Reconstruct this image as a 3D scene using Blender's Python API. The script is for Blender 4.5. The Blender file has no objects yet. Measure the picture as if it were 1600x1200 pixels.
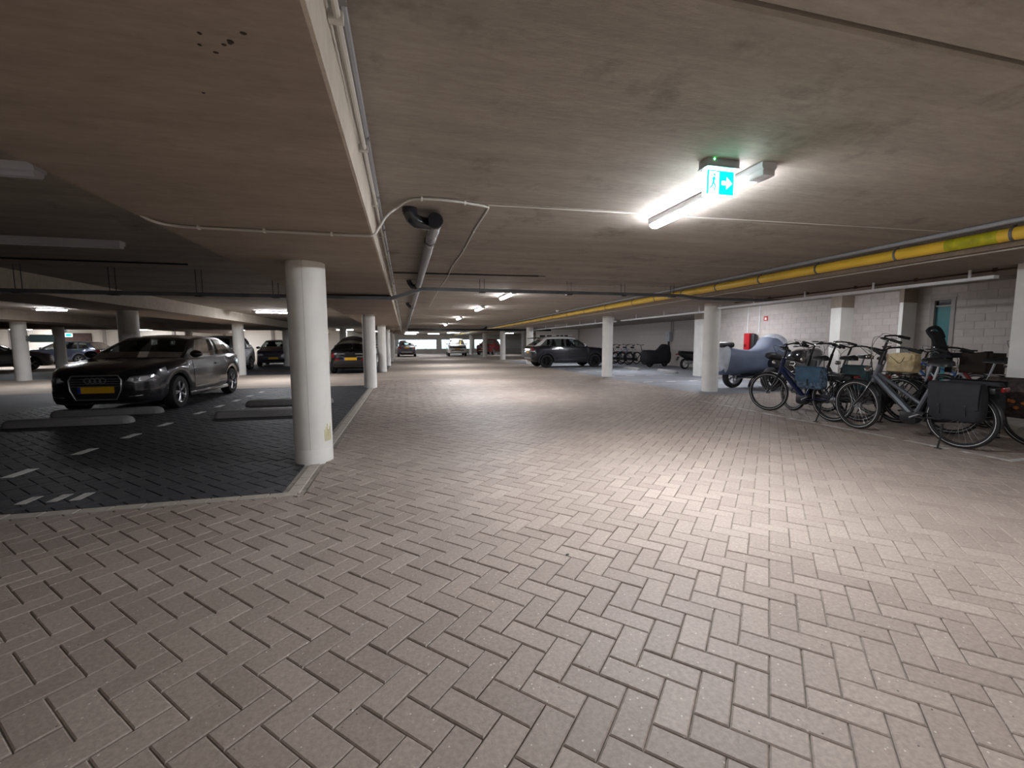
import bpy, bmesh, math, random
from math import sin, cos, pi, sqrt, radians
from mathutils import Vector, Matrix
from mathutils.bvhtree import BVHTree
random.seed(7)
D = bpy.data; SC = bpy.context.scene; COL = SC.collection

# ------------------------------------------------------------------ camera
EYE = 1.22
cam_d = D.cameras.new('camera'); cam = D.objects.new('camera', cam_d); COL.objects.link(cam)
cam_d.sensor_width = 36.0; cam_d.lens = 668 / 1600 * 36; cam_d.clip_start = .05; cam_d.clip_end = 400
PITCH, ROLL, YAW = .0945, .0042, .2447
_R = Matrix.Rotation(-YAW, 3, 'Z') @ Matrix.Rotation(pi / 2 - PITCH, 3, 'X') @ Matrix.Rotation(-ROLL, 3, 'Z')
cam.matrix_world = Matrix.Translation((0, 0, EYE)) @ _R.to_4x4()
SC.camera = cam
# ------------------------------------------------------------------ world and view
w = D.worlds.new('sky'); SC.world = w; w.use_nodes = True
bg = w.node_tree.nodes['Background']; bg.inputs[0].default_value = (.80, .90, 1, 1); bg.inputs[1].default_value = 1.5
vs = SC.view_settings
vs.view_transform = 'Standard'; vs.look = 'None'; vs.gamma = 1; vs.use_curve_mapping = False
vs.exposure = 2.5
cy_ = SC.cycles; cy_.max_bounces = 6; cy_.diffuse_bounces = 4; cy_.glossy_bounces = 3; cy_.transmission_bounces = 3; cy_.transparent_max_bounces = 12
cy_.use_adaptive_sampling = True; cy_.adaptive_threshold = .02; cy_.caustics_reflective = False; cy_.caustics_refractive = False
LAMP = 90.0          # radiance of a fluorescent diffuser

# ------------------------------------------------------------------ materials
M = {}
def nt(name):
    m = D.materials.new(name); m.use_nodes = True; M[name] = m
    return m, m.node_tree.nodes, m.node_tree.links, m.node_tree.nodes['Principled BSDF']
def mat(name, col, rough=.5, metal=0., spec=.5, coat=0., noise=0., nscale=8., bump=0., emit=None, estr=1.):
    m, n, l, b = nt(name)
    b.inputs['Base Color'].default_value = (*col, 1); b.inputs['Roughness'].default_value = rough
    b.inputs['Metallic'].default_value = metal; b.inputs['Specular IOR Level'].default_value = spec
    b.inputs['Coat Weight'].default_value = coat; b.inputs['Coat Roughness'].default_value = .06
    if emit:
        b.inputs['Emission Color'].default_value = (*emit, 1); b.inputs['Emission Strength'].default_value = estr
    if noise or bump:
        tc = n.new('ShaderNodeTexCoord'); t = n.new('ShaderNodeTexNoise'); t.inputs['Scale'].default_value = nscale
        t.inputs['Detail'].default_value = 3; l.new(tc.outputs['Object'], t.inputs['Vector'])
        if noise:
            r = n.new('ShaderNodeValToRGB')
            r.color_ramp.elements[0].position = .3; r.color_ramp.elements[1].position = .72
            r.color_ramp.elements[0].color = (*[c * (1 - noise) for c in col], 1)
            r.color_ramp.elements[1].color = (*[min(1, c * (1 + noise)) for c in col], 1)
            l.new(t.outputs['Fac'], r.inputs[0]); l.new(r.outputs[0], b.inputs['Base Color'])
        if bump:
            bp = n.new('ShaderNodeBump'); bp.inputs['Strength'].default_value = bump; bp.inputs['Distance'].default_value = .02
            l.new(t.outputs['Fac'], bp.inputs['Height']); l.new(bp.outputs[0], b.inputs['Normal'])
    return m
def math_node(n, l, op, a, b_=None):
    x = n.new('ShaderNodeMath'); x.operation = op
    for i, v in enumerate((a, b_)):
        if v is None: continue
        if isinstance(v, (int, float)): x.inputs[i].default_value = v
        else: l.new(v, x.inputs[i])
    return x.outputs[0]
def mix_col(n, l, fac, a, b_, mode='MIX'):
    x = n.new('ShaderNodeMix'); x.data_type = 'RGBA'; x.blend_type = mode
    for s, v in ((x.inputs[0], fac), (x.inputs[6], a), (x.inputs[7], b_)):
        if isinstance(v, (int, float)): s.default_value = v
        elif isinstance(v, tuple): s.default_value = (*v, 1)
        else: l.new(v, s)
    return x.outputs[2]
def ramp(n, l, src, p0, p1, c0=(0, 0, 0), c1=(1, 1, 1)):
    r = n.new('ShaderNodeValToRGB'); e = r.color_ramp.elements
    e[0].position, e[1].position = p0, p1; e[0].color = (*c0, 1); e[1].color = (*c1, 1)
    l.new(src, r.inputs[0]); return r.outputs[0]
def world_noise(n, l, scale, detail=4, stretch=(1, 1, 1), rough=.6):
    g = n.new('ShaderNodeNewGeometry'); mp = n.new('ShaderNodeMapping'); mp.inputs['Scale'].default_value = stretch
    l.new(g.outputs['Position'], mp.inputs['Vector'])
    t = n.new('ShaderNodeTexNoise'); t.inputs['Scale'].default_value = scale; t.inputs['Detail'].default_value = detail
    t.inputs['Roughness'].default_value = rough; l.new(mp.outputs[0], t.inputs['Vector']); return t.outputs['Fac']

def paver_mat(name, c0, c1, speck, rough, grime):
    m, n, l, b = nt(name)
    at = n.new('ShaderNodeAttribute'); at.attribute_name = 'shade'
    oi = n.new('ShaderNodeObjectInfo')
    rnd = math_node(n, l, 'FRACT', math_node(n, l, 'ADD', at.outputs['Fac'], oi.outputs['Random']))
    base = ramp(n, l, rnd, 0., 1., c0, c1)
    big = ramp(n, l, world_noise(n, l, .55, 4), .35, .7)
    base = mix_col(n, l, math_node(n, l, 'MULTIPLY', big, grime), base, tuple(c * .62 for c in c0))
    fine = ramp(n, l, world_noise(n, l, 60, 3), .35, .75, (.80, .80, .80), (1.12, 1.12, 1.12))
    base = mix_col(n, l, 1., base, fine, 'MULTIPLY')
    sp = n.new('ShaderNodeTexVoronoi'); sp.inputs['Scale'].default_value = 48
    g = n.new('ShaderNodeNewGeometry'); l.new(g.outputs['Position'], sp.inputs['Vector'])
    dots = math_node(n, l, 'LESS_THAN', sp.outputs['Distance'], .16)
    pick = ramp(n, l, sp.outputs['Color'], .72, .74)
    base = mix_col(n, l, math_node(n, l, 'MULTIPLY', math_node(n, l, 'MULTIPLY', dots, pick), speck), base, (.62, .58, .52))
    pick2 = ramp(n, l, sp.outputs['Color'], .10, .12, (1, 1, 1), (0, 0, 0))
    base = mix_col(n, l, math_node(n, l, 'MULTIPLY', math_node(n, l, 'MULTIPLY', dots, pick2), speck), base, (.03, .028, .026))
    l.new(base, b.inputs['Base Color']); b.inputs['Roughness'].default_value = rough; b.inputs['Specular IOR Level'].default_value = .45
    bp = n.new('ShaderNodeBump'); bp.inputs['Strength'].default_value = .3; bp.inputs['Distance'].default_value = .004
    l.new(world_noise(n, l, 90, 4), bp.inputs['Height']); l.new(bp.outputs[0], b.inputs['Normal'])
paver_mat('paver', (.35, .285, .243), (.435, .362, .31), .9, .60, .38)
paver_mat('paver_dark', (.040, .041, .047), (.066, .067, .074), .3, .62, .75)
def concrete(name, c, streak, stains, rough=.85, bump=.25):
    m, n, l, b = nt(name)
    s1 = world_noise(n, l, 1.1, 4, (.35, 3.2, 1)); s2 = world_noise(n, l, 2.3, 5, (1, 1, 1), .7); s3 = world_noise(n, l, 14, 4, (.5, 2, 1), .75)
    base = ramp(n, l, s1, .25, .75, tuple(x * (1 - streak) for x in c), tuple(x * (1 + streak * .7) for x in c))
    base = mix_col(n, l, .8, base, ramp(n, l, s3, .3, .7, (.82, .82, .82), (1.1, 1.1, 1.1)), 'MULTIPLY')
    base = mix_col(n, l, math_node(n, l, 'MULTIPLY', ramp(n, l, s2, .56, .74), stains), base, tuple(x * .42 for x in c))
    l.new(base, b.inputs['Base Color']); b.inputs['Roughness'].default_value = rough; b.inputs['Specular IOR Level'].default_value = .25
    bp = n.new('ShaderNodeBump'); bp.inputs['Strength'].default_value = bump; bp.inputs['Distance'].default_value = .01
    l.new(s3, bp.inputs['Height']); l.new(bp.outputs[0], b.inputs['Normal'])
concrete('concrete_ceiling', (.365, .33, .29), .22, .75)
concrete('concrete_beam', (.36, .30, .25), .14, .25)
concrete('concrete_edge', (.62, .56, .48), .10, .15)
concrete('concrete_stop', (.30, .29, .29), .15, .5)
mat('column_paint', (.88, .87, .83), .6, noise=.06, nscale=3, bump=.08)
mat('sand_joint', (.30, .27, .235), .95, noise=.35, nscale=14)
mat('dark_joint', (.028, .028, .03), .9, noise=.4, nscale=10)
mat('paving_far', (.42, .35, .29), .8, noise=.10, nscale=1.2)
mat('paving_far_dark', (.085, .088, .10), .7, noise=.3, nscale=1.0)
mat('paving_grey', (.27, .28, .31), .7, noise=.2, nscale=1.0)
mat('kerb', (.47, .42, .365), .8, noise=.12, nscale=12)
mat('paint_white', (.75, .75, .72), .6, noise=.12, nscale=20)
mat('paint_worn', (.58, .56, .54), .7, noise=.3, nscale=9)
def block_mat():
    m, n, l, b = nt('wall_block')
    at = n.new('ShaderNodeObjectInfo'); a2 = n.new('ShaderNodeAttribute'); a2.attribute_name = 'shade'
    rnd = math_node(n, l, 'FRACT', math_node(n, l, 'ADD', a2.outputs['Fac'], at.outputs['Random']))
    base = ramp(n, l, rnd, 0, 1, (.50, .455, .43), (.58, .53, .50))
    base = mix_col(n, l, .6, base, ramp(n, l, world_noise(n, l, 9, 6), .3, .7, (.85, .85, .85), (1.08, 1.08, 1.08)), 'MULTIPLY')
    l.new(base, b.inputs['Base Color']); b.inputs['Roughness'].default_value = .9
block_mat()
mat('mortar', (.47, .43, .405), .95)
mat('wall_cream', (.74, .70, .63), .8, noise=.05, nscale=1)
mat('wall_brown', (.10, .06, .05), .8, noise=.2)
mat('steel', (.35, .36, .38), .42, .75, noise=.15, nscale=5)
mat('galv', (.16, .17, .185), .5, .5, noise=.2, nscale=4)
mat('galv_light', (.90, .91, .94), .4, 0.)
mat('conduit', (.60, .585, .54), .5)
mat('conduit_grey', (.28, .285, .30), .5)
mat('drain_black', (.012, .013, .018), .22, spec=.6)
mat('drain_grey', (.12, .115, .125), .38, spec=.5)
mat('gas_yellow', (.78, .50, .05), .38, noise=.08, nscale=3)
mat('gas_tape', (.42, .40, .012), .45, noise=.3, nscale=14)
mat('lamp_housing', (.62, .62, .66), .45)
mat('diffuser_off', (.62, .62, .68), .4)
for _n, _k in (('', 1.), ('_dim', .20), ('_half', .5), ('_mid', .8), ('_far', .42)):      # strength steps chosen to balance brightness between areas
    mat('lens' + _n, (.9, .9, .9), .4, emit=(.93, .95, 1.), estr=LAMP * _k); mat('lens_side' + _n, (.9, .9, .9), .4, emit=(.93, .95, 1.), estr=LAMP * _k * .40)
mat('sign_box', (.42, .45, .47), .4)
mat('sign_green', (.0, .35, .25), .4, emit=(0., .62, .42), estr=1.0)
mat('sign_white', (.9, .9, .9), .4, emit=(.62, 1, .86), estr=1.3)
mat('sign_led', (.1, .9, .2), .4, emit=(.1, 1, .25), estr=3)
mat('globe_on', (.9, .9, .9), .4, emit=(1, .93, .8), estr=4)
mat('rubber', (.012, .012, .013), .75)
mat('black_plastic', (.014, .014, .016), .45)
mat('black_matte', (.008, .008, .009), .9)
mat('chrome_trim', (.45, .45, .47), .3, .7)
mat('chrome', (.78, .78, .80), .14, 1.)
mat('alloy', (.50, .50, .53), .28, .9)
mat('alloy_dark', (.02, .02, .022), .35, .6)
mat('headlamp', (.30, .31, .34), .08, .5, coat=1.)
mat('lens_clear', (.75, .77, .80), .1, .3, coat=1.)
mat('tail_red', (.22, .006, .008), .12, coat=.8)
mat('tail_orange', (.6, .2, .02), .2, coat=.5)
mat('plate_yellow', (.75, .40, .015), .45)
mat('plate_blue', (.02, .05, .35), .45)
mat('plate_white', (.7, .7, .7), .45)
mat('seat_cloth', (.035, .035, .04), .9)
mat('seat_pale', (.35, .36, .36), .8)
def paint(name, c, metal=.3, rough=.28): mat(name, c, rough, metal, coat=1.)
paint('car_black', (.009, .009, .011)); paint('car_anthracite', (.020, .020, .025), .5); paint('car_navy', (.007, .007, .014), .2)
paint('car_silver', (.38, .38, .42), .6); paint('car_bluegrey', (.07, .082, .125), .5); paint('car_grey', (.12, .115, .12), .5)
paint('car_white', (.78, .78, .78), 0.); paint('car_red', (.16, .008, .014), .3); paint('car_dusk', (.09, .088, .115), .4)
paint('car_roofwhite', (.88, .88, .88), 0.)
def glass(name, tint, trans):
    m, n, l, b = nt(name); out = n['Material Output']
    g = n.new('ShaderNodeBsdfGlossy'); g.inputs['Roughness'].default_value = .03; g.inputs[0].default_value = (.9, .95, 1, 1)
    t = n.new('ShaderNodeBsdfTransparent'); t.inputs[0].default_value = (*tint, 1)
    f = n.new('ShaderNodeFresnel'); f.inputs[0].default_value = 1.5
    mx = n.new('ShaderNodeMixShader'); l.new(f.outputs[0], mx.inputs[0]); l.new(t.outputs[0], mx.inputs[1]); l.new(g.outputs[0], mx.inputs[2])
    l.new(mx.outputs[0], out.inputs[0])
glass('car_glass', (.50, .56, .55), 1); glass('car_glass_dark', (.10, .11, .11), 1); glass('window_glass', (.86, .90, .92), 1)
mat('bike_black', (.012, .012, .014), .35, .2, coat=.3); mat('bike_grey', (.10, .11, .125), .3, .6, coat=.5); mat('bike_blue', (.018, .025, .075), .3, .4, coat=.6)
mat('bike_white', (.62, .64, .70), .3, coat=.5); mat('bike_skyblue', (.04, .16, .42), .35, coat=.4); mat('bike_redpaint', (.35, .05, .05), .35, coat=.4)
mat('reflex', (.62, .62, .60), .5); mat('spoke', (.45, .45, .47), .35, .8)
mat('bag_blue', (.035, .085, .135), .75, noise=.2, nscale=9, bump=.3); mat('bag_print', (.07, .11, .16), .75, noise=.85, nscale=26, bump=.3)
mat('bag_black', (.016, .016, .020), .8, noise=.2, nscale=12, bump=.4); mat('bag_yellow', (.88, .66, .38), .65, noise=.25, nscale=11, bump=.6)
mat('bag_floral', (.035, .022, .018), .8, noise=.9, nscale=20); mat('bag_green', (.02, .045, .05), .75, noise=.3, nscale=9)
mat('floral_orange', (.35, .11, .02), .8, noise=.5, nscale=30)
mat('cover_blue', (.135, .16, .235), .55, noise=.14, nscale=3, bump=.5); mat('cover_silver', (.50, .52, .58), .45, noise=.2, nscale=6, bump=.4)
mat('leather', (.012, .012, .014), .42); mat('wicker', (.03, .02, .014), .8)
mat('fire_red', (.42, .008, .015), .4); mat('door_teal', (.035, .20, .215), .5); mat('frame_grey', (.36, .33, .31), .6); mat('dark_glass', (.01, .012, .016), .1)
mat('sign_red', (.55, .05, .03), .5); mat('box_grey', (.45, .47, .50), .5); mat('vent_dark', (.05, .05, .055), .6)
mat('sign_blue', (.05, .10, .13), .5); mat('hedge', (.55, .62, .56), .9, noise=.5, nscale=2); mat('outside_ground', (.55, .57, .55), .9)
mat('stain', (.035, .025, .02), .9)
mat('teal_plate', (.10, .16, .16), .6)
mat('scuff_yellow', (.62, .58, .22), .7, noise=.2, nscale=20)
mat('leaf_bit', (.03, .05, .045), .8)

# ------------------------------------------------------------------ mesh helpers
class MB:
    def __init__(s): s.v = []; s.f = []; s.sh = None
    def add(s, vs_, fs):
        o = len(s.v); s.v += [tuple(p) for p in vs_]; s.f += [tuple(i + o for i in f) for f in fs]; return s
    def box(s, x0, x1, y0, y1, z0, z1):
        return s.add([(x, y, z) for z in (z0, z1) for y in (y0, y1) for x in (x0, x1)],
                     [(0, 2, 3, 1), (4, 5, 7, 6), (0, 1, 5, 4), (2, 6, 7, 3), (0, 4, 6, 2), (1, 3, 7, 5)])
    def rbox(s, c, size, r=.02, seg=2, rot=None):
        bm = bmesh.new(); bmesh.ops.create_cube(bm, size=1)
        for v in bm.verts: v.co = Vector((v.co.x * size[0], v.co.y * size[1], v.co.z * size[2]))
        bmesh.ops.bevel(bm, geom=bm.edges[:], offset=min(r, min(size) * .49), segments=seg, affect='EDGES', profile=.5)
        m = (rot or Matrix.Identity(3)); c = Vector(c); bm.verts.index_update()
        s.add([m @ v.co + c for v in bm.verts], [tuple(v.index for v in f.verts) for f in bm.faces]); bm.free(); return s
    def tube(s, pts, r, n=8, closed=False, caps=True):
        pts = [Vector(p) for p in pts]; k = len(pts); rs = r if isinstance(r, (list, tuple)) else [r] * k
        rings = []; up = None
        for i, p in enumerate(pts):
            a = pts[(i - 1) % k] if closed or i else p; b = pts[(i + 1) % k] if closed or i < k - 1 else p
            d = (b - a).normalized()
            if up is None: up = Vector((0, 0, 1)) if abs(d.z) < .9 else Vector((1, 0, 0))
            x = d.cross(up).normalized(); y = x.cross(d).normalized(); up = y
            rings.append([p + x * rs[i] * cos(2 * pi * j / n) + y * rs[i] * sin(2 * pi * j / n) for j in range(n)])
        V = [q for ring in rings for q in ring]; F = []
        for i in range(k if closed else k - 1):
            for j in range(n):
                a, b = i * n + j, i * n + (j + 1) % n; c, d = ((i + 1) % k) * n + (j + 1) % n, ((i + 1) % k) * n + j
                F.append((a, b, c, d))
        if caps and not closed: F += [tuple(range(n - 1, -1, -1)), tuple((k - 1) * n + j for j in range(n))]
        return s.add(V, F)
    def cyl(s, a, b, r, n=16): return s.tube([a, b], r, n)
    def lathe(s, prof, c=(0, 0, 0), axis='z', n=24):
        V = []; F = []; k = len(prof)
        for j in range(n):
            t = 2 * pi * j / n
            for (r, h) in prof:
                p = (r * cos(t), r * sin(t), h)
                if axis == 'y': p = (p[0], p[2], p[1])
                if axis == 'x': p = (p[2], p[0], p[1])
                V.append((p[0] + c[0], p[1] + c[1], p[2] + c[2]))
        for j in range(n):
            for i in range(k - 1):
                F.append((j * k + i, ((j + 1) % n) * k + i, ((j + 1) % n) * k + i + 1, j * k + i + 1))
        return s.add(V, F)
    def ell(s, c, r, n=12, m=8, rot=None):
        prof = [(sin(pi * i / m), -cos(pi * i / m)) for i in range(m + 1)]
        t = MB().lathe(prof, n=n); R_ = rot or Matrix.Identity(3); c = Vector(c)
        return s.add([R_ @ Vector((p[0] * r[0], p[1] * r[1], p[2] * r[2])) + c for p in t.v], t.f)
    def prism(s, poly, d0, d1, axis='z'):
        def P(a, b, d): return {'z': (a, b, d), 'y': (a, d, b), 'x': (d, a, b)}[axis]
        k = len(poly); V = [P(a, b, d0) for a, b in poly] + [P(a, b, d1) for a, b in poly]
        F = [tuple(range(k - 1, -1, -1)), tuple(range(k, 2 * k))] + [(i, (i + 1) % k, k + (i + 1) % k, k + i) for i in range(k)]
        return s.add(V, F)
    def mesh(s, name, m=None, smooth=35):
        me = D.meshes.new(name); me.from_pydata(s.v, [], s.f); me.validate(); me.update()
        bm = bmesh.new(); bm.from_mesh(me); bmesh.ops.recalc_face_normals(bm, faces=bm.faces[:]); bm.to_mesh(me); bm.free()
        if smooth:
            me.shade_smooth(); me.set_sharp_from_angle(angle=radians(smooth))
        if m: me.materials.append(M[m])
        return me
    def build(s, name, m=None, parent=None, smooth=35, loc=None, rot=None, label=None):
        return obj(name, s.mesh(name, m, smooth), parent, loc, rot, label)
def obj(name, me, parent=None, loc=None, rot=None, label=None):
    o = D.objects.new(name, me); COL.objects.link(o); o.parent = parent
    if loc: o.location = loc
    if rot: o.rotation_euler = rot
    if label: o['label'] = label
    return o
def tag(o, label=None, cat=None, group=None, kind=None):
    for k, v in (('label', label), ('category', cat), ('group', group), ('kind', kind)):
        if v: o[k] = v
    return o
def empty(name, loc=(0, 0, 0), rz=0, **kw):
    o = D.objects.new(name, None); COL.objects.link(o); o.location = loc; o.rotation_euler = (0, 0, rz); o.empty_display_size = .1
    return tag(o, **kw)
def copy_tree(o, parent=None):
    c = o.copy(); COL.objects.link(c); c.parent = parent
    for ch in list(o.children): copy_tree(ch, c)
    return c
def lerp(a, b, t): return a + (b - a) * t
def interp(tab, x):
    if x <= tab[0][0]: return tab[0][1]
    for (x0, y0), (x1, y1) in zip(tab, tab[1:]):
        if x <= x1:
            t = (x - x0) / (x1 - x0); t = t * t * (3 - 2 * t) if False else t
            return lerp(y0, y1, t)
    return tab[-1][1]
def spline(tab, x):      # monotone-ish cubic through control points
    n = len(tab)
    if x <= tab[0][0]: return tab[0][1]
    if x >= tab[-1][0]: return tab[-1][1]
    for i in range(n - 1):
        x0, y0 = tab[i]; x1, y1 = tab[i + 1]
        if x <= x1:
            def slope(k):
                if k == 0 or k == n - 1: return 0 if False else (tab[min(k + 1, n - 1)][1] - tab[max(k - 1, 0)][1]) / (tab[min(k + 1, n - 1)][0] - tab[max(k - 1, 0)][0])
                a = (tab[k][1] - tab[k - 1][1]) / (tab[k][0] - tab[k - 1][0]); b = (tab[k + 1][1] - tab[k][1]) / (tab[k + 1][0] - tab[k][0])
                return 0 if a * b <= 0 else 2 * a * b / (a + b)
            h = x1 - x0; t = (x - x0) / h; m0, m1 = slope(i) * h, slope(i + 1) * h
            return (2 * t**3 - 3 * t * t + 1) * y0 + (t**3 - 2 * t * t + t) * m0 + (-2 * t**3 + 3 * t * t) * y1 + (t**3 - t * t) * m1
# ================================================================== STRUCTURE
ZC, ZL, ZR = 2.35, 2.04, 2.18          # ceiling, left beam soffit, right beam soffit
def struct(o, label=None): o['kind'] = 'structure'; tag(o, label); return o
# ---- floor: base slab with joint sand, individual pavers on it
floor = struct(MB().box(-45, 16, -6, 70, -.25, -.011).build('floor', 'sand_joint', smooth=0), 'herringbone paved garage floor of beige bricks')
W = .1085
U = Vector((cos(pi / 4), -sin(pi / 4), 0)); Vv = Vector((sin(pi / 4), cos(pi / 4), 0))
ORG = Vector((.5875, 1.1245, 0))
def clip(poly, a, b, c):     # keep a*x+b*y<=c
    out = []
    for i in range(len(poly)):
        p, q = poly[i], poly[(i + 1) % len(poly)]; dp, dq = a * p[0] + b * p[1] - c, a * q[0] + b * q[1] - c
        if dp <= 0: out.append(p)
        if dp * dq < 0: t = dp / (dp - dq); out.append((p[0] + (q[0] - p[0]) * t, p[1] + (q[1] - p[1]) * t))
    return out
def clip_rect(poly, r):
    for a, b, c in ((-1, 0, -r[0]), (1, 0, r[1]), (0, -1, -r[2]), (0, 1, r[3])):
        poly = clip(poly, a, b, c)
        if len(poly) < 3: return []
    return poly
def area(p): return abs(sum(p[i][0] * p[(i + 1) % len(p)][1] - p[(i + 1) % len(p)][0] * p[i][1] for i in range(len(p)))) / 2
def brick_geo(mb, poly, z, ch=.0045, j=.0022, depth=.034):
    cx = sum(p[0] for p in poly) / len(poly); cy = sum(p[1] for p in poly) / len(poly); k = len(poly)
    r = min(abs((q[0] - p[0]) * (p[1] - cy) - (p[0] - cx) * (q[1] - p[1])) / max(1e-6, math.dist(p, q)) for p, q in zip(poly, poly[1:] + poly[:1]))
    if r < .006: return 0
    R0, R1 = 1 - j / r, 1 - (j + ch) / r
    # true inset for rectangles: move every corner by the same amount along both axes
    def ins(d):
        out = []
        for i in range(k):
            p0, p1, p2 = Vector(poly[i - 1]), Vector(poly[i]), Vector(poly[(i + 1) % k])
            a = (p0 - p1).normalized(); b = (p2 - p1).normalized(); s = abs(a.x * b.y - a.y * b.x)
            v = (a + b) * (d / max(s, .35)); out.append(p1 + v)
        return out
    A = ins(j + ch) if r > .02 else [Vector((cx + (p[0] - cx) * R1, cy + (p[1] - cy) * R1)) for p in poly]
    B = ins(j) if r > .02 else [Vector((cx + (p[0] - cx) * R0, cy + (p[1] - cy) * R0)) for p in poly]
    V = [(p.x, p.y, z) for p in A] + [(p.x, p.y, z - ch * .8) for p in B] + [(p.x, p.y, z - depth) for p in B]
    F = [tuple(range(k))] + [(k + i, k + (i + 1) % k, (i + 1) % k, i) for i in range(k)] + [(2 * k + i, 2 * k + (i + 1) % k, k + (i + 1) % k, k + i) for i in range(k)]
    mb.add(V, F); return len(F)
CAMF = Vector((sin(YAW), cos(YAW), 0)); CAMR = Vector((cos(YAW), -sin(YAW), 0))
def shows(x, y):             # rough size on screen; 0 when outside the frame
    zc = x * CAMF.x + y * CAMF.y
    if zc < .6: return 0
    px = 668 * (x * CAMR.x + y * CAMR.y) / zc; d = zc * cos(PITCH) + EYE * sin(PITCH); py_ = 668 * (EYE * cos(PITCH) - zc * sin(PITCH)) / d
    if abs(px) > 815 or py_ > 612: return 0
    return 1 / (zc * zc * zc)
LIGHT = [(-.83, 6.92, .3, 15.0), (-7., -.83, .3, 3.70), (6.92, 10.72, 1.2, 8.55)]
DARK = [(-7.0, -1.02, 3.80, 13.35)]
def lattice(r):
    pts = [Vector((x, y, 0)) - ORG for x in r[:2] for y in r[2:]]
    us = [p.dot(U) / W for p in pts]; v_s = [p.dot(Vv) / W for p in pts]
    u0, u1, v0, v1 = int(min(us)) - 4, int(max(us)) + 4, int(min(v_s)) - 4, int(max(v_s)) + 4
    for u in range(u0, u1):
        for v in range(v0, v1):
            t = (u - v) % 4
            if t == 0: yield (u, v, 1, 2)        # long side along v
            if (u + 1 - (v - 2)) % 4 == 0: yield (u, v, 2, 1)
def pave(regions, mname, seed, nparts, fieldlabel):
    rng = random.Random(seed); whole = []; cut = []
    seen = set()
    for r in regions:
        for (u, v, du, dv) in lattice(r):
            if (u, v, du) in seen: continue
            seen.add((u, v, du))
            c = ORG + U * (u + du / 2) * W + Vv * (v + dv / 2) * W; poly = []
            for a, b in ((0, 0), (du, 0), (du, dv), (0, dv)):
                p = ORG + U * (u + a) * W + Vv * (v + b) * W; poly.append((p.x, p.y))
            parts = [q for q in (clip_rect(poly, s) for s in regions) if len(q) > 2]
            if not parts: continue
            if sum(area(q) for q in parts) > 2 * W * W * .999: whole.append((shows(c.x, c.y), c.x, c.y, du, poly))
            else: cut += [q for q in parts if area(q) > .0006]
    whole.sort(key=lambda t: -t[0])
    proto = {}
    for du, dv in ((1, 2), (2, 1)):
        mb = MB(); pl = [tuple((U * a * W + Vv * b * W)[:2]) for a, b in ((-du / 2, -dv / 2), (du / 2, -dv / 2), (du / 2, dv / 2), (-du / 2, dv / 2))]
        brick_geo(mb, pl, 0); proto[du] = mb.mesh('brick', mname, 0)
    for (s, x, y, du, poly) in whole[:nparts]:
        o = obj('brick', proto[du], floor, (x, y, rng.uniform(-.0025, .0015)), (rng.uniform(-.004, .004), rng.uniform(-.004, .004), rng.uniform(-.006, .006)))
    mb = MB(); sh = []
    for t in [w_[4] for w_ in whole[nparts:]] + cut:
        s = rng.random(); n = brick_geo(mb, t, rng.uniform(-.0025, .0015)); sh += [s] * n
    me = D.meshes.new('brick_field'); me.from_pydata(mb.v, [], mb.f); me.update(); me.materials.append(M[mname])
    a = me.attributes.new('shade', 'FLOAT', 'FACE'); a.data.foreach_set('value', sh)
    o = obj('brick_field', me, floor, label=fieldlabel); o['kind'] = 'stuff'
pave(LIGHT, 'paver', 3, 300, 'beige herringbone bricks further off')
dark_base = MB().box(-7.0, -1.02, 3.80, 13.35, -.031, -.008).build('joint_bed', 'dark_joint', floor, 0, label='dark joint sand between charcoal bricks')
pave(DARK, 'paver_dark', 5, 300, 'charcoal herringbone bricks of the parking bays')
# kerb courses along the dark bays
kb = [MB(), MB()]
brick_geo(kb[0], [(-.05, -.105), (.05, -.105), (.05, .105), (-.05, .105)], .001); k0 = kb[0].mesh('kerb_brick', 'kerb', 0)
for i in range(44): obj('kerb_brick', k0, floor, (-.925, 3.86 + i * .2125, random.uniform(-.002, .002)), (0, 0, random.uniform(-.006, .006)))
for i in range(29): obj('kerb_brick', k0, floor, (-1.0 - i * .2125, 3.75, random.uniform(-.002, .002)), (0, 0, pi / 2))
# far paving, too far off to tell the bricks apart
def slab(x0, x1, y0, y1, m, name='far_paving', z=-.002): return MB().box(x0, x1, y0, y1, -.03, z).build(name, m, floor, 0)
slab(-.83, 6.92, 15.0, 56, 'paving_far'); slab(-45, -.83, 13.35, 19.0, 'paving_far'); slab(-45, -7.0, -6, 3.80, 'paving_far')
slab(-45, -7.0, 3.80, 13.35, 'paving_far_dark'); slab(-9, -.83, 19.0, 32, 'paving_far_dark'); slab(-9, -.83, 32, 38, 'paving_far'); slab(-45, -9, 19.0, 23.6, 'paving_far_dark'); slab(-45, -9, 23.6, 38, 'paving_far')
slab(-.975, -.83, 13.2, 13.35, 'kerb', 'kerb_end')
slab(6.92, 14, 8.55, 30, 'paving_grey'); slab(6.92, 16, 30, 56, 'paving_far'); slab(-12, -.83, 38, 56, 'paving_far')
slab(-7, 10.72, -6, .3, 'paving_far'); slab(6.92, 10.72, .3, 1.2, 'paving_far')
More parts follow.
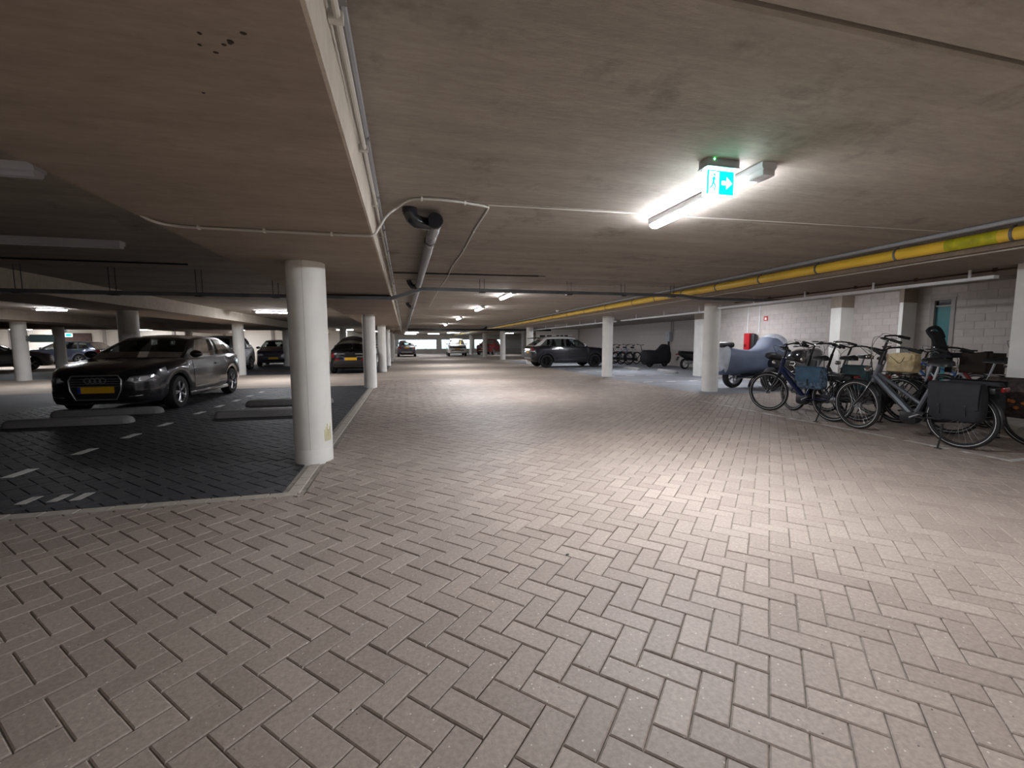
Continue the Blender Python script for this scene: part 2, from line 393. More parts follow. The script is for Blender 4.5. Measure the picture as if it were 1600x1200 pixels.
# painted marks lie on the paving
def dash(x0, x1, y0, y1, m='paint_white', name='painted_dash', z=.0022):
    return MB().box(x0, x1, y0, y1, z - .0035, z).build(name, m, floor, 0)
for y in (4.02, 4.88, 5.74, 6.60, 7.46, 8.60, 9.46, 10.32, 11.18, 12.04): dash(-3.66, -3.56, y, y + .30)
for x in (-1.75, -1.55, -1.4): dash(x - 1.2, x - 1.13, 4.02, 4.2, 'paint_worn')
for y in (11.85, 14.4, 16.97, 19.4):
    for x in (7.2, 8.02, 8.84, 9.66): dash(x, x + .32, y, y + .10)
for i in range(9): dash(5.98, 6.04, 2.9 + i * .55, 3.34 + i * .55, 'paint_worn', 'painted_line', .0018)
dash(6.04, 6.6, 2.9, 2.96, 'paint_worn', 'painted_line', .0018)
# ---- ceiling: precast plates with open joints, hung under one slab
ceiling = struct(MB().box(-45, 16, -6, 58, ZC + .03, ZC + .3).build('ceiling', 'concrete_ceiling', smooth=0), 'raw concrete ceiling of wide precast plates')
def plates(x0, x1, y0, y1, pitch, gap=.022):
    y = y0
    while y < y1:
        ye = min(y + pitch, y1)
        b = MB(); g = gap / 2; c = .012
        b.add([(x0, y + g, ZC + .035), (x1, y + g, ZC + .035), (x1, ye - g, ZC + .035), (x0, ye - g, ZC + .035),
               (x0, y + g, ZC + c), (x1, y + g, ZC + c), (x1, ye - g, ZC + c), (x0, ye - g, ZC + c),
               (x0, y + g + c, ZC), (x1, y + g + c, ZC), (x1, ye - g - c, ZC), (x0, ye - g - c, ZC)],
              [(8, 11, 10, 9), (4, 8, 9, 5), (7, 6, 10, 11), (0, 4, 5, 1), (3, 2, 6, 7), (0, 3, 7, 11, 8, 4), (1, 5, 9, 10, 6, 2)])
        b.build('ceiling_plate', 'concrete_ceiling', ceiling, 0); y = ye
plates(-.21, 6.05, -5.2, 56, 2.17); plates(-5.65, -1.62, -5.2, 56, 2.17); plates(-12.1, -7.2, -5.2, 38, 2.17)
plates(8.45, 15, -5.2, 56, 2.17); plates(-45, -13.6, -5.2, 38, 4.34)
# ---- beams: wide drop beams on the column rows, one edge face in a paler colour
def beam(name, x0, x1, y0, y1, z, label, m='concrete_beam', edge=True):
    b = struct(MB().box(x0, x1, y0, y1, z, ZC + .03).build(name, m, smooth=0), label)
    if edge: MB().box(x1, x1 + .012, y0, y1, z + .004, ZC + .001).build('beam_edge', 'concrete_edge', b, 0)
    return b
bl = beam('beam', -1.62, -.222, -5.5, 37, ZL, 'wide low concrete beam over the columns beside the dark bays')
beam('beam', -7.2, -5.662, -5.5, 37, ZL, 'concrete beam above the parked black hatchback')
beam('beam', -13.6, -12.1, -5.5, 37, ZL, 'distant concrete beam beyond the hatchback', edge=False)
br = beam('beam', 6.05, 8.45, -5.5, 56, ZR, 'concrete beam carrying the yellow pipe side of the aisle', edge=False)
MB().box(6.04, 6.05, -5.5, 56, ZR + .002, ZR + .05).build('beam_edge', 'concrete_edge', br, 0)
beam('beam', -45, -5.662, 26.2, 27.6, ZL, 'cross beam in front of the far cream wall', edge=False)
for x, y in ((-.437, 1.392), (-.392, 1.349), (-.459, 1.41), (-.494, 1.451), (-.524, 1.426), (-.504, 1.376), (-.616, 1.681), (-.441, 1.40)):
    MB().ell((x, y, ZL), (random.uniform(.005, .010), random.uniform(.005, .010), .002), 8, 4).build('stain_spot', 'stain', bl)
# ---- columns
def column(x, y, r, z, label, square=None, scuff=False):
    b = MB()
    if square: b.box(-square[0] / 2, square[0] / 2, -square[1] / 2, square[1] / 2, -.02, z)
    else: b.lathe([(0, -.02), (r, -.02), (r, .01), (r, z * .5), (r, z), (0, z)], n=40)
    o = struct(b.build('column', 'column_paint', loc=(x, y, 0)), label)
    if not square:
        MB().lathe([(r + .0008, 0), (r + .0008, .14), (r, .143)], n=40).build('painted_foot', 'column_paint', o)
        s = MB(); s.v = [((r + .0006) * cos(a) , (r + .0006) * sin(a), zz) for a in (-1.57, -1.545) for zz in (.15, z)]; s.f = [(0, 2, 3, 1)]
        s.build('form_seam', 'conduit', o, 0)
    if scuff:
        s = MB()
        for i in range(6):
            a = -.78 + i * .09; s.add([((r + .0014) * cos(q), (r + .0014) * sin(q), zz) for q in (a, a + .05) for zz in (.22, .34 + .03 * (i % 3))], [(0, 2, 3, 1)])
        s.build('yellow_scuff', 'scuff_yellow', o, 0)
    return o
column(-.96, 4.82, .186, ZL, 'nearest round white column at the corner of the dark bays', scuff=True)
for y, t in ((12.62, 'second'), (19.6, 'third'), (25.2, 'fourth'), (31.0, 'fifth'), (36.5, 'sixth')):
    column(-.96, y, .175, ZL, f'{t} round white column along the dark bays')
for x, y, t in ((7.45, 9.22, 'round white column in front of the covered motorcycle'), (7.18, 14.35, 'round white column beside the white roofed black crossover'),
                (7.25, 24.6, 'round column hidden behind the white roofed black crossover'), (7.25, 31.9, 'slim far column between the crossover and the red car'),
                (7.25, 39.4, 'far column in front of the red car'), (7.25, 47.9, 'farthest column at the end of the aisle beside the white pickup'),
                (10.5, 37.6, 'lone far column behind the crossover tail')):
    column(x, y, .19 if y < 20 else .21, ZR if x < 8 else ZC, t)
column(7.62, 3.57, .19, ZR, 'pale column at the picture edge behind the bicycles', square=(.36, .36))
for x, y, t in ((-6.43, 12.3, 'grey round column right behind the black hatchback roof'), (-6.43, 19.3, 'round white column beside the silver van'),
                (-12.95, 18.6, 'round white column in front of the grey estate at the picture edge'), (-15.2, 23.9, 'dark round column in front of the blue grey car'),
                (-12.9, 30.6, 'far grey column above the hatchback bonnet'), (-6.43, 26.5, 'far column beyond the small dark car'), (-3.9, 30.0, 'far grey column beside the black rounded car'),
                (-4.4, 34.5, 'thin far column left of the black rounded car')):
    column(x, y, .2, ZL if x < -5 else ZC, t)
# ---- walls
XW = 10.75
wr = struct(MB().box(XW + .004, XW + .3, -6, 6.28, 0, ZC + .03).box(XW + .004, XW + .3, 6.68, 14.0, 0, ZC + .03).box(XW + .004, XW + .3, 6.28, 6.68, 2.1, ZC + .03).box(XW + .2, XW + .3, 6.28, 6.68, 0, 2.1).build('wall_right', 'mortar', smooth=0), 'pale sand lime block wall behind the bicycles')
bh, blen = .1465, .302
pieces = []
for r in range(16):
    y = -1.0 - (r % 2) * blen / 2
    while y < 13.98:
        y0, y1 = max(y, -1.0), min(y + blen, 13.98); y += blen
        if y1 - y0 < .05: continue
        if y0 < 6.68 and y1 > 6.28 and r < 15:           # the door opening
            if y0 < 6.26: pieces.append((y0, 6.26, r))
            if y1 > 6.70: pieces.append((6.70, y1, r))
            continue
        pieces.append((y0, y1, r))
pieces.sort(key=lambda p: p[0]); cache = {}
near = [p for p in pieces if p[0] > 4.4 and p[2] > 5][:300]; rest = [p for p in pieces if p not in near]
def block_geo(b, cx, cy, z, ln):
    h = ln / 2 - .003; zt = bh / 2 - .003; c = .003; x = cx
    b.add([(x, cy - h + c, z - zt + c), (x, cy + h - c, z - zt + c), (x, cy + h - c, z + zt - c), (x, cy - h + c, z + zt - c),
           (x + .02, cy - h, z - zt), (x + .02, cy + h, z - zt), (x + .02, cy + h, z + zt), (x + .02, cy - h, z + zt)],
          [(0, 3, 2, 1), (0, 1, 5, 4), (1, 2, 6, 5), (2, 3, 7, 6), (3, 0, 4, 7)])
for y0, y1, r in near:
    k = round(y1 - y0, 3)
    if k not in cache: b = MB(); block_geo(b, 0, 0, 0, k); cache[k] = b.mesh('block', 'wall_block', 0)
    obj('block', cache[k], wr, (XW + random.uniform(-.001, .001), (y0 + y1) / 2, r * bh + bh / 2))
b = MB()
for y0, y1, r in rest: block_geo(b, XW, (y0 + y1) / 2, r * bh + bh / 2, y1 - y0)
o = b.build('block_field', 'wall_block', wr, 0); o['kind'] = 'stuff'
struct(MB().box(XW, 14.0, 13.98, 14.2, 0, ZC + .03).build('wall_step', 'wall_block', smooth=0), 'short return wall where the bicycle wall steps back')
wb = struct(MB().box(13.9, 14.1, 14.2, 33, 0, ZC + .03).build('wall_back_right', 'wall_block', smooth=0), 'pale wall behind the scooter and far bicycles')
for i in range(11): MB().box(13.896, 13.9, 14.2, 33, i * .2135 - .004, i * .2135 + .004).build('mortar_joint', 'mortar', wb, 0)
for y, wd, t in ((13.55, .40, 'square white pillar right of the scooter'), (8.42, .26, 'square white pillar between the motorcycles and the bicycles'), (6.98, .07, 'narrow grey pillar beside the teal door')):
    o = struct(MB().box(10.36, XW + .05, y - wd / 2, y + wd / 2, 0, 2.06).build('column', 'column_paint', smooth=0), t)
    MB().box(10.35, XW + .05, y - wd / 2 - .01, y + wd / 2 + .01, 2.06, ZC).build('capital', 'concrete_beam', o, 0)
door = struct(empty('door_1', (XW + .05, 6.48, 0)), 'narrow teal door with dark top light behind the bicycles')
MB().box(0, .03, -.14, .14, .02, 1.94).build('door_leaf', 'door_teal', door, 0)
MB().box(0, .02, -.14, .14, 1.97, 2.07).build('top_light', 'dark_glass', door, 0)
b = MB(); b.box(-.06, .05, -.21, -.14, 0, 2.12).box(-.06, .05, .14, .21, 0, 2.12).box(-.06, .05, -.14, .14, 2.07, 2.12).box(-.03, .04, -.14, .14, 1.94, 1.97)
b.build('door_frame', 'frame_grey', door, 0)
h = MB().tube([(-.01, -.10, 1.02), (-.06, -.10, 1.02), (-.06, -.02, 1.02)], .009).build('door_handle', 'steel', door)
# far end wall with wide openings onto daylight
wf = struct(MB().box(-14, 16, 56, 56.3, -.03, .55).box(-14, 16, 56, 56.3, 1.75, ZC + .03).build('wall_far', 'wall_cream', smooth=0), 'far end wall with long daylight openings')
for x0, x1 in ((-14, -2.6), (-1.2, -.7), (3.95, 4.65), (8.6, 8.95), (11.2, 11.6), (13.0, 16)):
    MB().box(x0, x1, 56.02, 56.28, .55, 1.75).build('wall_pier', 'column_paint', wf, 0)
n_ = 1
for x0, x1 in ((-2.6, -1.2), (-.7, 3.95), (4.65, 8.6), (8.95, 11.2), (11.6, 13.0)):
    wd = struct(empty(f'window_{n_}', ((x0 + x1) / 2, 56.15, .55)), 'long glazed daylight opening in the far end wall'); n_ += 1; hx = (x1 - x0) / 2
    MB().box(-hx, hx, -.004, .004, .03, 1.17).build('pane', 'window_glass', wd, 0)
    MB().box(-hx, hx, -.03, .03, 0, .03).box(-hx, hx, -.03, .03, 1.17, 1.2).build('window_frame', 'steel', wd, 0)
struct(MB().box(-60, 80, 56.3, 160, -.4, -.2).build('outside_ground', 'outside_ground', smooth=0), 'pale ground outside the far openings')
hm = MB()
for i in range(46):
    hm.ell((-30 + i * 1.9 + random.uniform(-.4, .4), 96 + random.uniform(-2, 2), .6), (1.7, 1.3, random.uniform(.8, 1.5)), 10, 6)
tag(hm.build('hedge', 'hedge'), 'hazy green hedge outside beyond the far openings', 'hedge', kind='stuff')
struct(MB().box(10.25, 13.95, 33.0, 33.2, 0, ZC + .03).build('wall_cross', 'wall_cream', smooth=0), 'pale cross wall with vents behind the crossover')
# left and back-left walls
wl = struct(MB().box(-45, -4.6, 38, 38.3, 0, ZC + .03).build('wall_back_left', 'wall_cream', smooth=0), 'far cream wall behind the cars beyond the hatchback')
for x in (-44, -40.5, -37, -34, -30.6, -26.9, -24.0, -21.4, -20.4, -17, -13.6, -10.2, -7.4): MB().box(x - .09, x + .09, 37.9, 38, 0, ZC).build('wall_pier', 'frame_grey', wl, 0)
for x0, x1 in ((-23.9, -22.2),): MB().box(x0, x1, 37.94, 38.0, .0, 2.1).build('dark_panel', 'wall_brown', wl, 0)
struct(MB().box(-4.8, -4.6, 38.3, 56, 0, ZC + .03).build('wall_inner', 'wall_cream', smooth=0), 'pale side wall at the far end beyond the columns')
struct(MB().box(-45.2, -45, -6, 38, 0, ZC + .03).build('wall_left', 'wall_cream', smooth=0))
struct(MB().box(-45, 16, -6.2, -6, 0, ZC + .03).build('wall_behind', 'wall_cream', smooth=0))
struct(MB().box(15.9, 16.1, 33, 56, 0, ZC + .03).box(13.9, 16, 32.9, 33.1, 0, ZC + .03).build('wall_far_right', 'wall_cream', smooth=0))
# ================================================================== CEILING SERVICES
def lamp(x, y, rz, lit, label, ln=1.3, z=ZC, group=None, dm=None):
    o = empty('tube_lamp', (x, y, z), rz, label=label, cat='lamp', group=group)
    h = ln / 2
    MB().prism([(-.055, 0), (.055, 0), (.055, -.03), (.045, -.045), (-.045, -.045), (-.055, -.03)], -h, h, 'x').build('housing', 'lamp_housing', o)
    k = dm if lit else None
    d = MB(); V = [(x_, y_, z_) for x_ in (-h + .13, h - .01) for y_, z_ in ((-.043, -.043), (-.043, -.062), (-.025, -.078), (.025, -.078), (.043, -.062), (.043, -.043))]
    d.add(V, [(0, 1, 7, 6), (1, 2, 8, 7), (3, 4, 10, 9), (4, 5, 11, 10), (0, 5, 4, 3, 2, 1), (6, 7, 8, 9, 10, 11)])
    df = d.build('diffuser', 'lens_side' + (dm or '') if lit else 'diffuser_off', o)
    MB().add([V[2], V[3], V[9], V[8]], [(0, 1, 2, 3)]).build('diffuser_lens', 'lens' + (dm or '') if lit else 'diffuser_off', df, 0)
    MB().rbox((-h + .065, 0, -.058), (.128, .092, .045), .006).build('end_cap', 'lamp_housing', o)
    return o
lamp(2.26, 2.98, pi / 2, True, 'lit fluorescent tube lamp right behind the green exit sign')
for i, (y, t) in enumerate(((9.6, 'lit tube lamp over the aisle above the crossing cable tray'), (13.35, 'lit tube lamp over the aisle just beyond the crossing cable tray'),
                            (18.5, 'lit tube lamp fourth along the aisle row'), (24.5, 'lit tube lamp fifth along the aisle row'))):
    lamp(2.3, y, pi / 2, True, t, dm='_mid')
lamp(2.26, -2.6, pi / 2, True, 'added unseen tube lamp over the near end of the aisle')  # added behind the camera to raise the near light level
for x, y, t in ((2.85, 34.2, 'first crosswise lit tube lamp over the far aisle'), (.66, 42, 'crosswise lit tube lamp above the far dark hatchback'), (4.65, 42.9, 'crosswise lit tube lamp above the white pickup'),
                (.6, 48.5, 'farther crosswise lit tube lamp above the far dark hatchback'), (3.0, 47.0, 'crosswise lit tube lamp between far hatchback and pickup'), (10.5, 44, 'crosswise lit tube lamp far off among the farther columns'),
                (-10.4, 16.1, 'lit tube lamp in front of the distant beam, above the hatchback bonnet'), (-4.25, 16.1, 'lit tube lamp just left of the nearest white column'), (-4.4, 34.6, 'lit tube lamp above the black rounded car'),
                (-2.5, 38.5, 'lit tube lamp behind the second white column'), (-7.6, 33.5, 'lit tube lamp above the small dark car'), (-18, 36, 'added tube lamp washing the far cream wall'), (-25, 36, 'added tube lamp washing the wall by the dark panel'),  # lamps close to the far wall are added to wash it bright
                (-33, 36, 'added tube lamp brightening the far corner'), (-21, 29.5, 'lit tube lamp above the grey estate'), (-12.2, 36, 'added tube lamp washing the far wall above the people carrier')):  # corner and people carrier lamps belong to the added wall wash
    lamp(x, y, 0, True, t, ln=.85 if x == -10.4 else 1.3, dm='_far' if x > -5 and y > 30 else '_mid' if y < 20 else '')
lamp(-3.62, 5.70, 0, False, 'unlit white tube lamp under the dark ceiling beside the wide beam')
lamp(-3.3, 3.45, 0, False, 'unlit thin lamp at the picture edge under the dark ceiling', ln=2.2)
lamp(9.12, 11.0, pi / 2, True, 'added hidden tube lamp above the covered motorcycle', dm='_half')  # right-bay lamps are added for brightness, hidden behind the beam
lamp(9.12, 7.7, pi / 2, True, 'added hidden tube lamp above the bicycle row', dm='_dim')  # added to brighten the block wall between the pillars
lamp(9.12, 22.5, pi / 2, True, 'added hidden tube lamp above the crossover', dm='_half')  # added out of sight to lift the bay and back wall
lamp(9.12, 16.4, pi / 2, True, 'added hidden tube lamp above the empty bay by the scooter', dm='_half')  # added out of sight to brighten the grey bay floor
lamp(9.12, 29, pi / 2, True, 'added hidden tube lamp beyond the crossover', dm='_half')  # added behind the beam to light the far right side
lamp(9.12, -.6, pi / 2, True, 'added unseen tube lamp by the near end of the block wall', dm='_dim')  # added outside the view as weak fill on the right
lamp(-3.6, -2.2, 0, True, 'added unseen tube lamp over the near end of the dark ceiling bay', dm='_dim')  # added behind the camera as weak fill on the left
# exit sign
sg = empty('exit_sign', (1.945, 2.40, ZC), 0, label='green illuminated exit sign with running man and arrow on the ceiling', cat='sign')
MB().rbox((0, 0, -.022), (.235, .085, .044), .006).build('mount_box', 'sign_box', sg)
MB().box(-.118, .118, -.046, .046, -.050, -.044).build('mount_lip', 'steel', sg, 0)
MB().rbox((0, 0, -.132), (.215, .030, .165), .004).build('light_panel', 'sign_white', sg)
b = MB(); b.box(-.010, .098, -.0175, -.0165, -.205, -.062).box(-.098, -.084, -.0175, -.0165, -.205, -.062).box(-.084, -.01, -.0175, -.0165, -.069, -.062)
b.build('green_face', 'sign_green', sg, 0)
MB().prism([(.010, -.122), (.045, -.122), (.045, -.098), (.085, -.134), (.045, -.170), (.045, -.146), (.010, -.146)], -.019, -.0178, 'y').build('arrow', 'sign_white', sg, 0)
rm = MB(); rm.ell((-.045, -.0175, -.088), (.008, .001, .008)); Y0 = -.0178
for p, q, r in (((-.047, -.10), (-.052, -.135), .009), ((-.05, -.135), (-.035, -.155), .006), ((-.035, -.155), (-.045, -.185), .005), ((-.052, -.135), (-.066, -.165), .006), ((-.066, -.165), (-.078, -.168), .005), ((-.047, -.104), (-.030, -.122), .004), ((-.047, -.104), (-.068, -.118), .004)):
    rm.tube([(p[0], Y0, p[1]), (q[0], Y0, q[1])], r, 6)
for i, v in enumerate(rm.v): rm.v[i] = (v[0], Y0 + (v[1] - Y0) * .08, v[2])
rm.build('running_man', 'sign_green', sg)
MB().ell((-.07, -.044, -.008), (.005, .004, .005)).build('status_light', 'sign_led', sg)
# yellow gas pipe with clamps, and conduits above it
gp = empty('gas_pipe', (5.66, 0, 2.24), label='long yellow gas pipe running along the aisle under the ceiling', cat='pipe')
MB().cyl((0, -5, 0), (0, 50, 0), .062, 20).build('pipe_run', 'gas_yellow', gp)
MB().cyl((0, 3.0, 0), (0, 3.42, 0), .0635, 20).build('tape_band', 'gas_tape', gp)
for i in range(26):
    y = 1.9 + i * 1.0 + (i > 8) * (i - 8) * .5
    k = MB().lathe([(.0625, -.012), (.068, -.012), (.068, .012), (.0625, .012)], (0, y, 0), 'y', 20).box(-.006, .006, y - .012, y + .012, .066, ZC - 2.241)
    k.build('pipe_clamp', 'galv', gp)
cp = MB().cyl((5.47, -5, 2.327), (5.47, 50, 2.327), .022, 10).build('conduit', 'conduit_grey'); tag(cp, 'grey conduit running on the ceiling above the yellow pipe', 'conduit')
cp = MB().cyl((5.55, -5, 2.322), (5.55, 50, 2.322), .018, 10).build('conduit', 'galv'); tag(cp, 'thin dark conduit squeezed between ceiling and yellow pipe', 'conduit')
cp = MB().cyl((6.07, -5, ZR - .013), (6.07, 50, ZR - .013), .011, 8).build('conduit', 'conduit'); tag(cp, 'thin pale conduit along the beam edge below the yellow pipe', 'conduit')
rp = empty('rusty_pipe', (7.55, 0, ZR - .03), label='thin rusty brown pipe under the beam before the block wall', cat='pipe')
mat('rust', (.10, .055, .04), .7)
MB().cyl((0, -2, 0), (0, 8.6, 0), .012, 8).build('pipe_run', 'rust', rp)
for i in range(9): MB().box(-.012, .012, .4 + i * .9, .44 + i * .9, -.02, .03).build('pipe_clip', 'rust', rp, 0)
ct = empty('cable_tray', (7.42, 0, 2.05), label='pale strip cable tray hung beneath the beam before the block wall', cat='cable tray')
MB().box(-.05, .05, -2, 3.52, -.02, .02).box(-.05, .05, 3.93, 8.95, -.02, .02).build('tray_channel', 'galv_light', ct, 0)
for i in range(7): MB().box(-.006, .006, .5 + i * 1.23, .53 + i * 1.23, .02, ZR - 2.05).build('hanger', 'galv_light', ct, 0)
ct = empty('cable_tray', (7.60, 0, 2.02), label='pale strip cable tray beyond the covered motorcycle', cat='cable tray')
MB().box(-.05, .05, 9.5, 14.1, -.02, .02).box(-.05, .05, 14.6, 26, -.02, .02).build('tray_channel', 'galv_light', ct, 0)
for i in range(9): MB().box(-.006, .006, 9.9 + i * 1.6, 9.93 + i * 1.6, .02, ZR - 2.02).build('hanger', 'galv_light', ct, 0)
# crossing cable tray with jogs under both beams
YT = 7.55
tr = empty('cable_tray', (0, YT, 0), label='dark metal cable tray crossing the whole aisle under the ceiling', cat='cable tray')
b = MB()
for p, q in (((-14, 1.98), (-.20, 1.98)), ((-.20, 1.98), (.32, 2.15)), ((.32, 2.15), (5.35, 2.15)), ((5.35, 2.15), (5.75, 2.10)), ((5.75, 2.10), (8.0, 2.10))):
    d = Vector((q[0] - p[0], 0, q[1] - p[1])); L_ = d.length; a = math.atan2(d.z, d.x)
    b.rbox(((p[0] + q[0]) / 2, 0, (p[1] + q[1]) / 2), (L_ + .02, .10, .055), .003, 1, Matrix.Rotation(-a, 3, 'Y'))
b.build('tray_channel', 'galv', tr, 0)
for x in (1.35, 2.98, 4.08, 5.15):
    MB().cyl((x - .04, 0, 2.14), (x - .04, 0, ZC), .005, 6).cyl((x + .04, 0, 2.14), (x + .04, 0, ZC), .005, 6).box(x - .05, x + .05, -.06, .06, 2.108, 2.122).build('hanger', 'black_plastic', tr, 0)
for x in (-1.95, -3.0, -4.1, -5.2): MB().cyl((x - .04, 0, 1.97), (x - .04, 0, ZC), .005, 6).cyl((x + .04, 0, 1.97), (x + .04, 0, ZC), .005, 6).box(x - .05, x + .05, -.06, .06, 1.945, 1.955).build('hanger', 'black_plastic', tr, 0)
tag(MB().cyl((-.14, 7.1, 2.335), (2.2, 6.95, 2.335), .012, 8).cyl((2.2, 6.95, 2.335), (2.32, 6.95, 2.335), .006, 6).build('conduit', 'black_plastic'), 'thin black conduit across the ceiling short of the crossing tray', 'conduit')
tag(MB().cyl((-1.6, 7.7, ZL - .012), (-.2, 7.6, ZL - .012), .011, 8).build('conduit', 'black_plastic'), 'thin black conduit under the wide beam by the crossing tray', 'conduit')
tag(MB().cyl((-5.6, 7.0, 2.335), (-2.9, 7.0, 2.335), .012, 8).build('conduit', 'black_plastic'), 'thin black conduit on the dark ceiling over the bays', 'conduit')
# conduits in the corner of the wide beam
for i, (x, z, r, m, t) in enumerate(((-.17, 2.325, .016, 'conduit_grey', 'grey conduit in the corner between wide beam and ceiling'), (-.18, 2.26, .011, 'conduit', 'thin pale conduit along the side of the wide beam'))):
    o = empty('conduit', (x, 0, z), label=t, cat='conduit')
    MB().cyl((0, -5, 0), (0, 30, 0), r, 8).build('pipe_run', m, o)
    for j in range(14): MB().box(-.028, .018, .6 + j * .95, .625 + j * .95, -r - .004, r + .004).build('clip', m, o, 0)
# drain pipe
dp = empty('drain_pipe', (.27, 3.9, 2.255), label='black plastic drain pipe with elbow and tee under the ceiling', cat='pipe')
el = [(-.20, -.11, .10), (-.197, -.108, .06), (-.18, -.10, .02), (-.145, -.085, -.004), (-.08, -.05, -.006), (0, -.01, 0)]
MB().tube(el, [.055, .057, .058, .055, .052, .052], 16).build('elbow', 'drain_black', dp)
MB().lathe([(.05, -.02), (.062, -.02), (.062, .03), (.05, .03)], (-.20, -.11, .072), 'z', 20).build('ceiling_collar', 'drain_black', dp)
MB().cyl((.01, -.12, 0), (.01, .22, 0), .06, 20).build('tee_body', 'drain_black', dp)
MB().lathe([(0, -.15), (.06, -.15), (.066, -.14), (.066, -.10), (.06, -.10)], (.01, 0, 0), 'y', 24).build('end_cap', 'drain_black', dp)
MB().cyl((.01, .15, 0), (-.085, 22.8, -.07), .05, 18).build('pipe_run', 'drain_grey', dp)
for y in (.24, .62, 4.0, 4.45, 8.2, 12.5): MB().lathe([(.05, -.05), (.057, -.045), (.057, .045), (.05, .05)], (.01 - y * .0042, y, -.0031 * y), 'y', 20).build('coupling', 'drain_black', dp)
for y in (4.1, 8.4): MB().tube([(-.02, y, -.02), (-.11, y - .02, -.01), (-.16, y - .05, .05), (-.17, y - .06, .095)], .045, 12).build('branch', 'drain_black', dp)
fd = empty('drain_pipe', (0, 27, 2.085), label='far black drain pipe crossing the end of the aisle', cat='pipe')
MB().cyl((.2, 0, 0), (9.4, 0, 0), .07, 12).build('pipe_run', 'drain_black', fd)
MB().tube([(4.6, 0, 0), (4.95, 0, .05), (5.1, 0, .18)], .07, 12).build('elbow', 'drain_black', fd)
# white cable
cbp = [(-1.64, 3.28, 2.07), (-1.58, 3.34, 2.027), (-1.50, 3.46, 2.027), (-1.28, 3.48, 2.027), (-.72, 3.47, 2.027), (-.33, 3.46, 2.027), (-.21, 3.44, 2.03), (-.16, 3.47, 2.10), (-.11, 3.60, 2.22), (-.04, 3.70, 2.31), (.06, 3.56, 2.338), (.16, 3.50, 2.338), (.36, 3.49, 2.338), (.52, 3.52, 2.338), (.67, 3.57, 2.338), (.705, 3.66, 2.338), (.70, 4.3, 2.338), (.72, 5.4, 2.338), (.70, 6.4, 2.338), (.73, 7.4, 2.338), (.72, 9.0, 2.338), (.75, 13.4, 2.338)]
def smooth_path(p, k=5):
    p = [Vector(q) for q in p]; out = []
    for i in range(len(p) - 1):
        a, b_, c, d = p[max(i - 1, 0)], p[i], p[i + 1], p[min(i + 2, len(p) - 1)]
        for j in range(k):
            t = j / k
            out.append(.5 * ((2 * b_) + (c - a) * t + (2 * a - 5 * b_ + 4 * c - d) * t * t + (3 * b_ - a - 3 * c + d) * t**3))
    return out + [p[-1]]
wc = empty('ceiling_cable', (0, 0, 0), label='white cable looping across the wide beam and round the black drain elbow', cat='cable')
MB().tube(smooth_path(cbp), .009, 8).build('cable_run', 'conduit', wc)
for x, y, z in ((-1.36, 3.48, ZL), (-.95, 3.475, ZL), (-.5, 3.465, ZL), (.16, 3.50, ZC), (.50, 3.52, ZC), (.70, 4.35, ZC), (.715, 5.2, ZC), (.70, 6.3, ZC)):
    MB().box(x - .007, x + .007, y - .016, y + .016, z - .024, z).build('cable_clip', 'column_paint', wc, 0)
jl = MB().tube([(.70, 3.562, ZC - .001), (5.6, 3.30, ZC - .001)], .004, 6).build('ceiling_wire', 'conduit'); tag(jl, 'thin pale wire across the ceiling beneath the near lamp', 'wire')
# smoke detectors
for x, y, t in ((5.1, 14.0, 'small white smoke detector above the yellow pipe'),):
    o = empty('smoke_detector', (x, y, ZC), label=t, cat='detector')
    MB().lathe([(0, -.05), (.03, -.05), (.045, -.03), (.055, -.012), (.055, 0), (0, 0)], n=20).build('detector_body', 'column_paint', o)
    MB().lathe([(.028, -.062), (.032, -.05), (0, -.05)], n=16).build('sensor_cap', 'column_paint', o)
# wall equipment
hr = empty('hose_reel_cabinet', (XW - .01, 11.45, 0), label='red fire hose cabinet on the block wall behind the covered motorcycle', cat='fire cabinet')
MB().rbox((-.10, 0, 1.17), (.20, .22, .68), .01).build('cabinet_body', 'fire_red', hr)
MB().rbox((-.11, -.20, 1.17), (.14, .17, .66), .06, 3).build('hose_reel', 'black_plastic', hr)
MB().cyl((-.21, .03, 1.12), (-.215, .03, 1.12), .05, 20).build('reel_window', 'tail_red', hr)
ob = MB().box(-.015, 0, -.07, .07, 1.9, 2.04).build('fire_sign', 'sign_red', loc=(XW, 10.93, -.02)); tag(ob, 'small square red fire sign above the hose cabinet', 'sign')
MB().prism([(-.035, 1.925), (.03, 1.925), (.04, 1.96), (.012, 2.015), (.0, 1.985), (-.02, 2.005), (-.04, 1.96)], -.018, -.0155, 'x').build('flame_symbol', 'column_paint', ob, 0)
for y, t in ((11.62, 'thin white riser pipe left of the hose cabinet'), (11.15, 'thin white riser pipe right of the hose cabinet')):
    tag(MB().cyl((XW - .02, y, 1.0 if y > 11.4 else 1.55), (XW - .02, y, ZC), .012, 8).build('riser_pipe', 'galv_light'), t, 'pipe')
mb_ = empty('meter_box', (13.88, 20.4, 0), label='grey electrical box on the wall above the far bicycles', cat='electrical box')
MB().rbox((-.09, 0, 1.55), (.18, .42, .52), .015).build('box_body', 'box_grey', mb_); MB().box(-.19, -.18, -.10, .02, 1.5, 1.7).build('box_window', 'steel', mb_, 0)
for dy in (-.12, -.3): MB().cyl((-.03, dy, 1.8), (-.03, dy, ZC), .015, 6).build('cable_pipe', 'galv', mb_)
MB().cyl((-.08, 0, 1.0), (-.08, 0, 1.3), .05, 10).build('cable_stub', 'black_plastic', mb_)
vt = empty('vent_grille', (12.75, 33.005, 0), label='dark louvred vent strip high on the far wall behind the crossover', cat='vent')
MB().box(-2.4, .6, -.03, 0, 1.45, 1.95).build('vent_frame', 'column_paint', vt, 0)
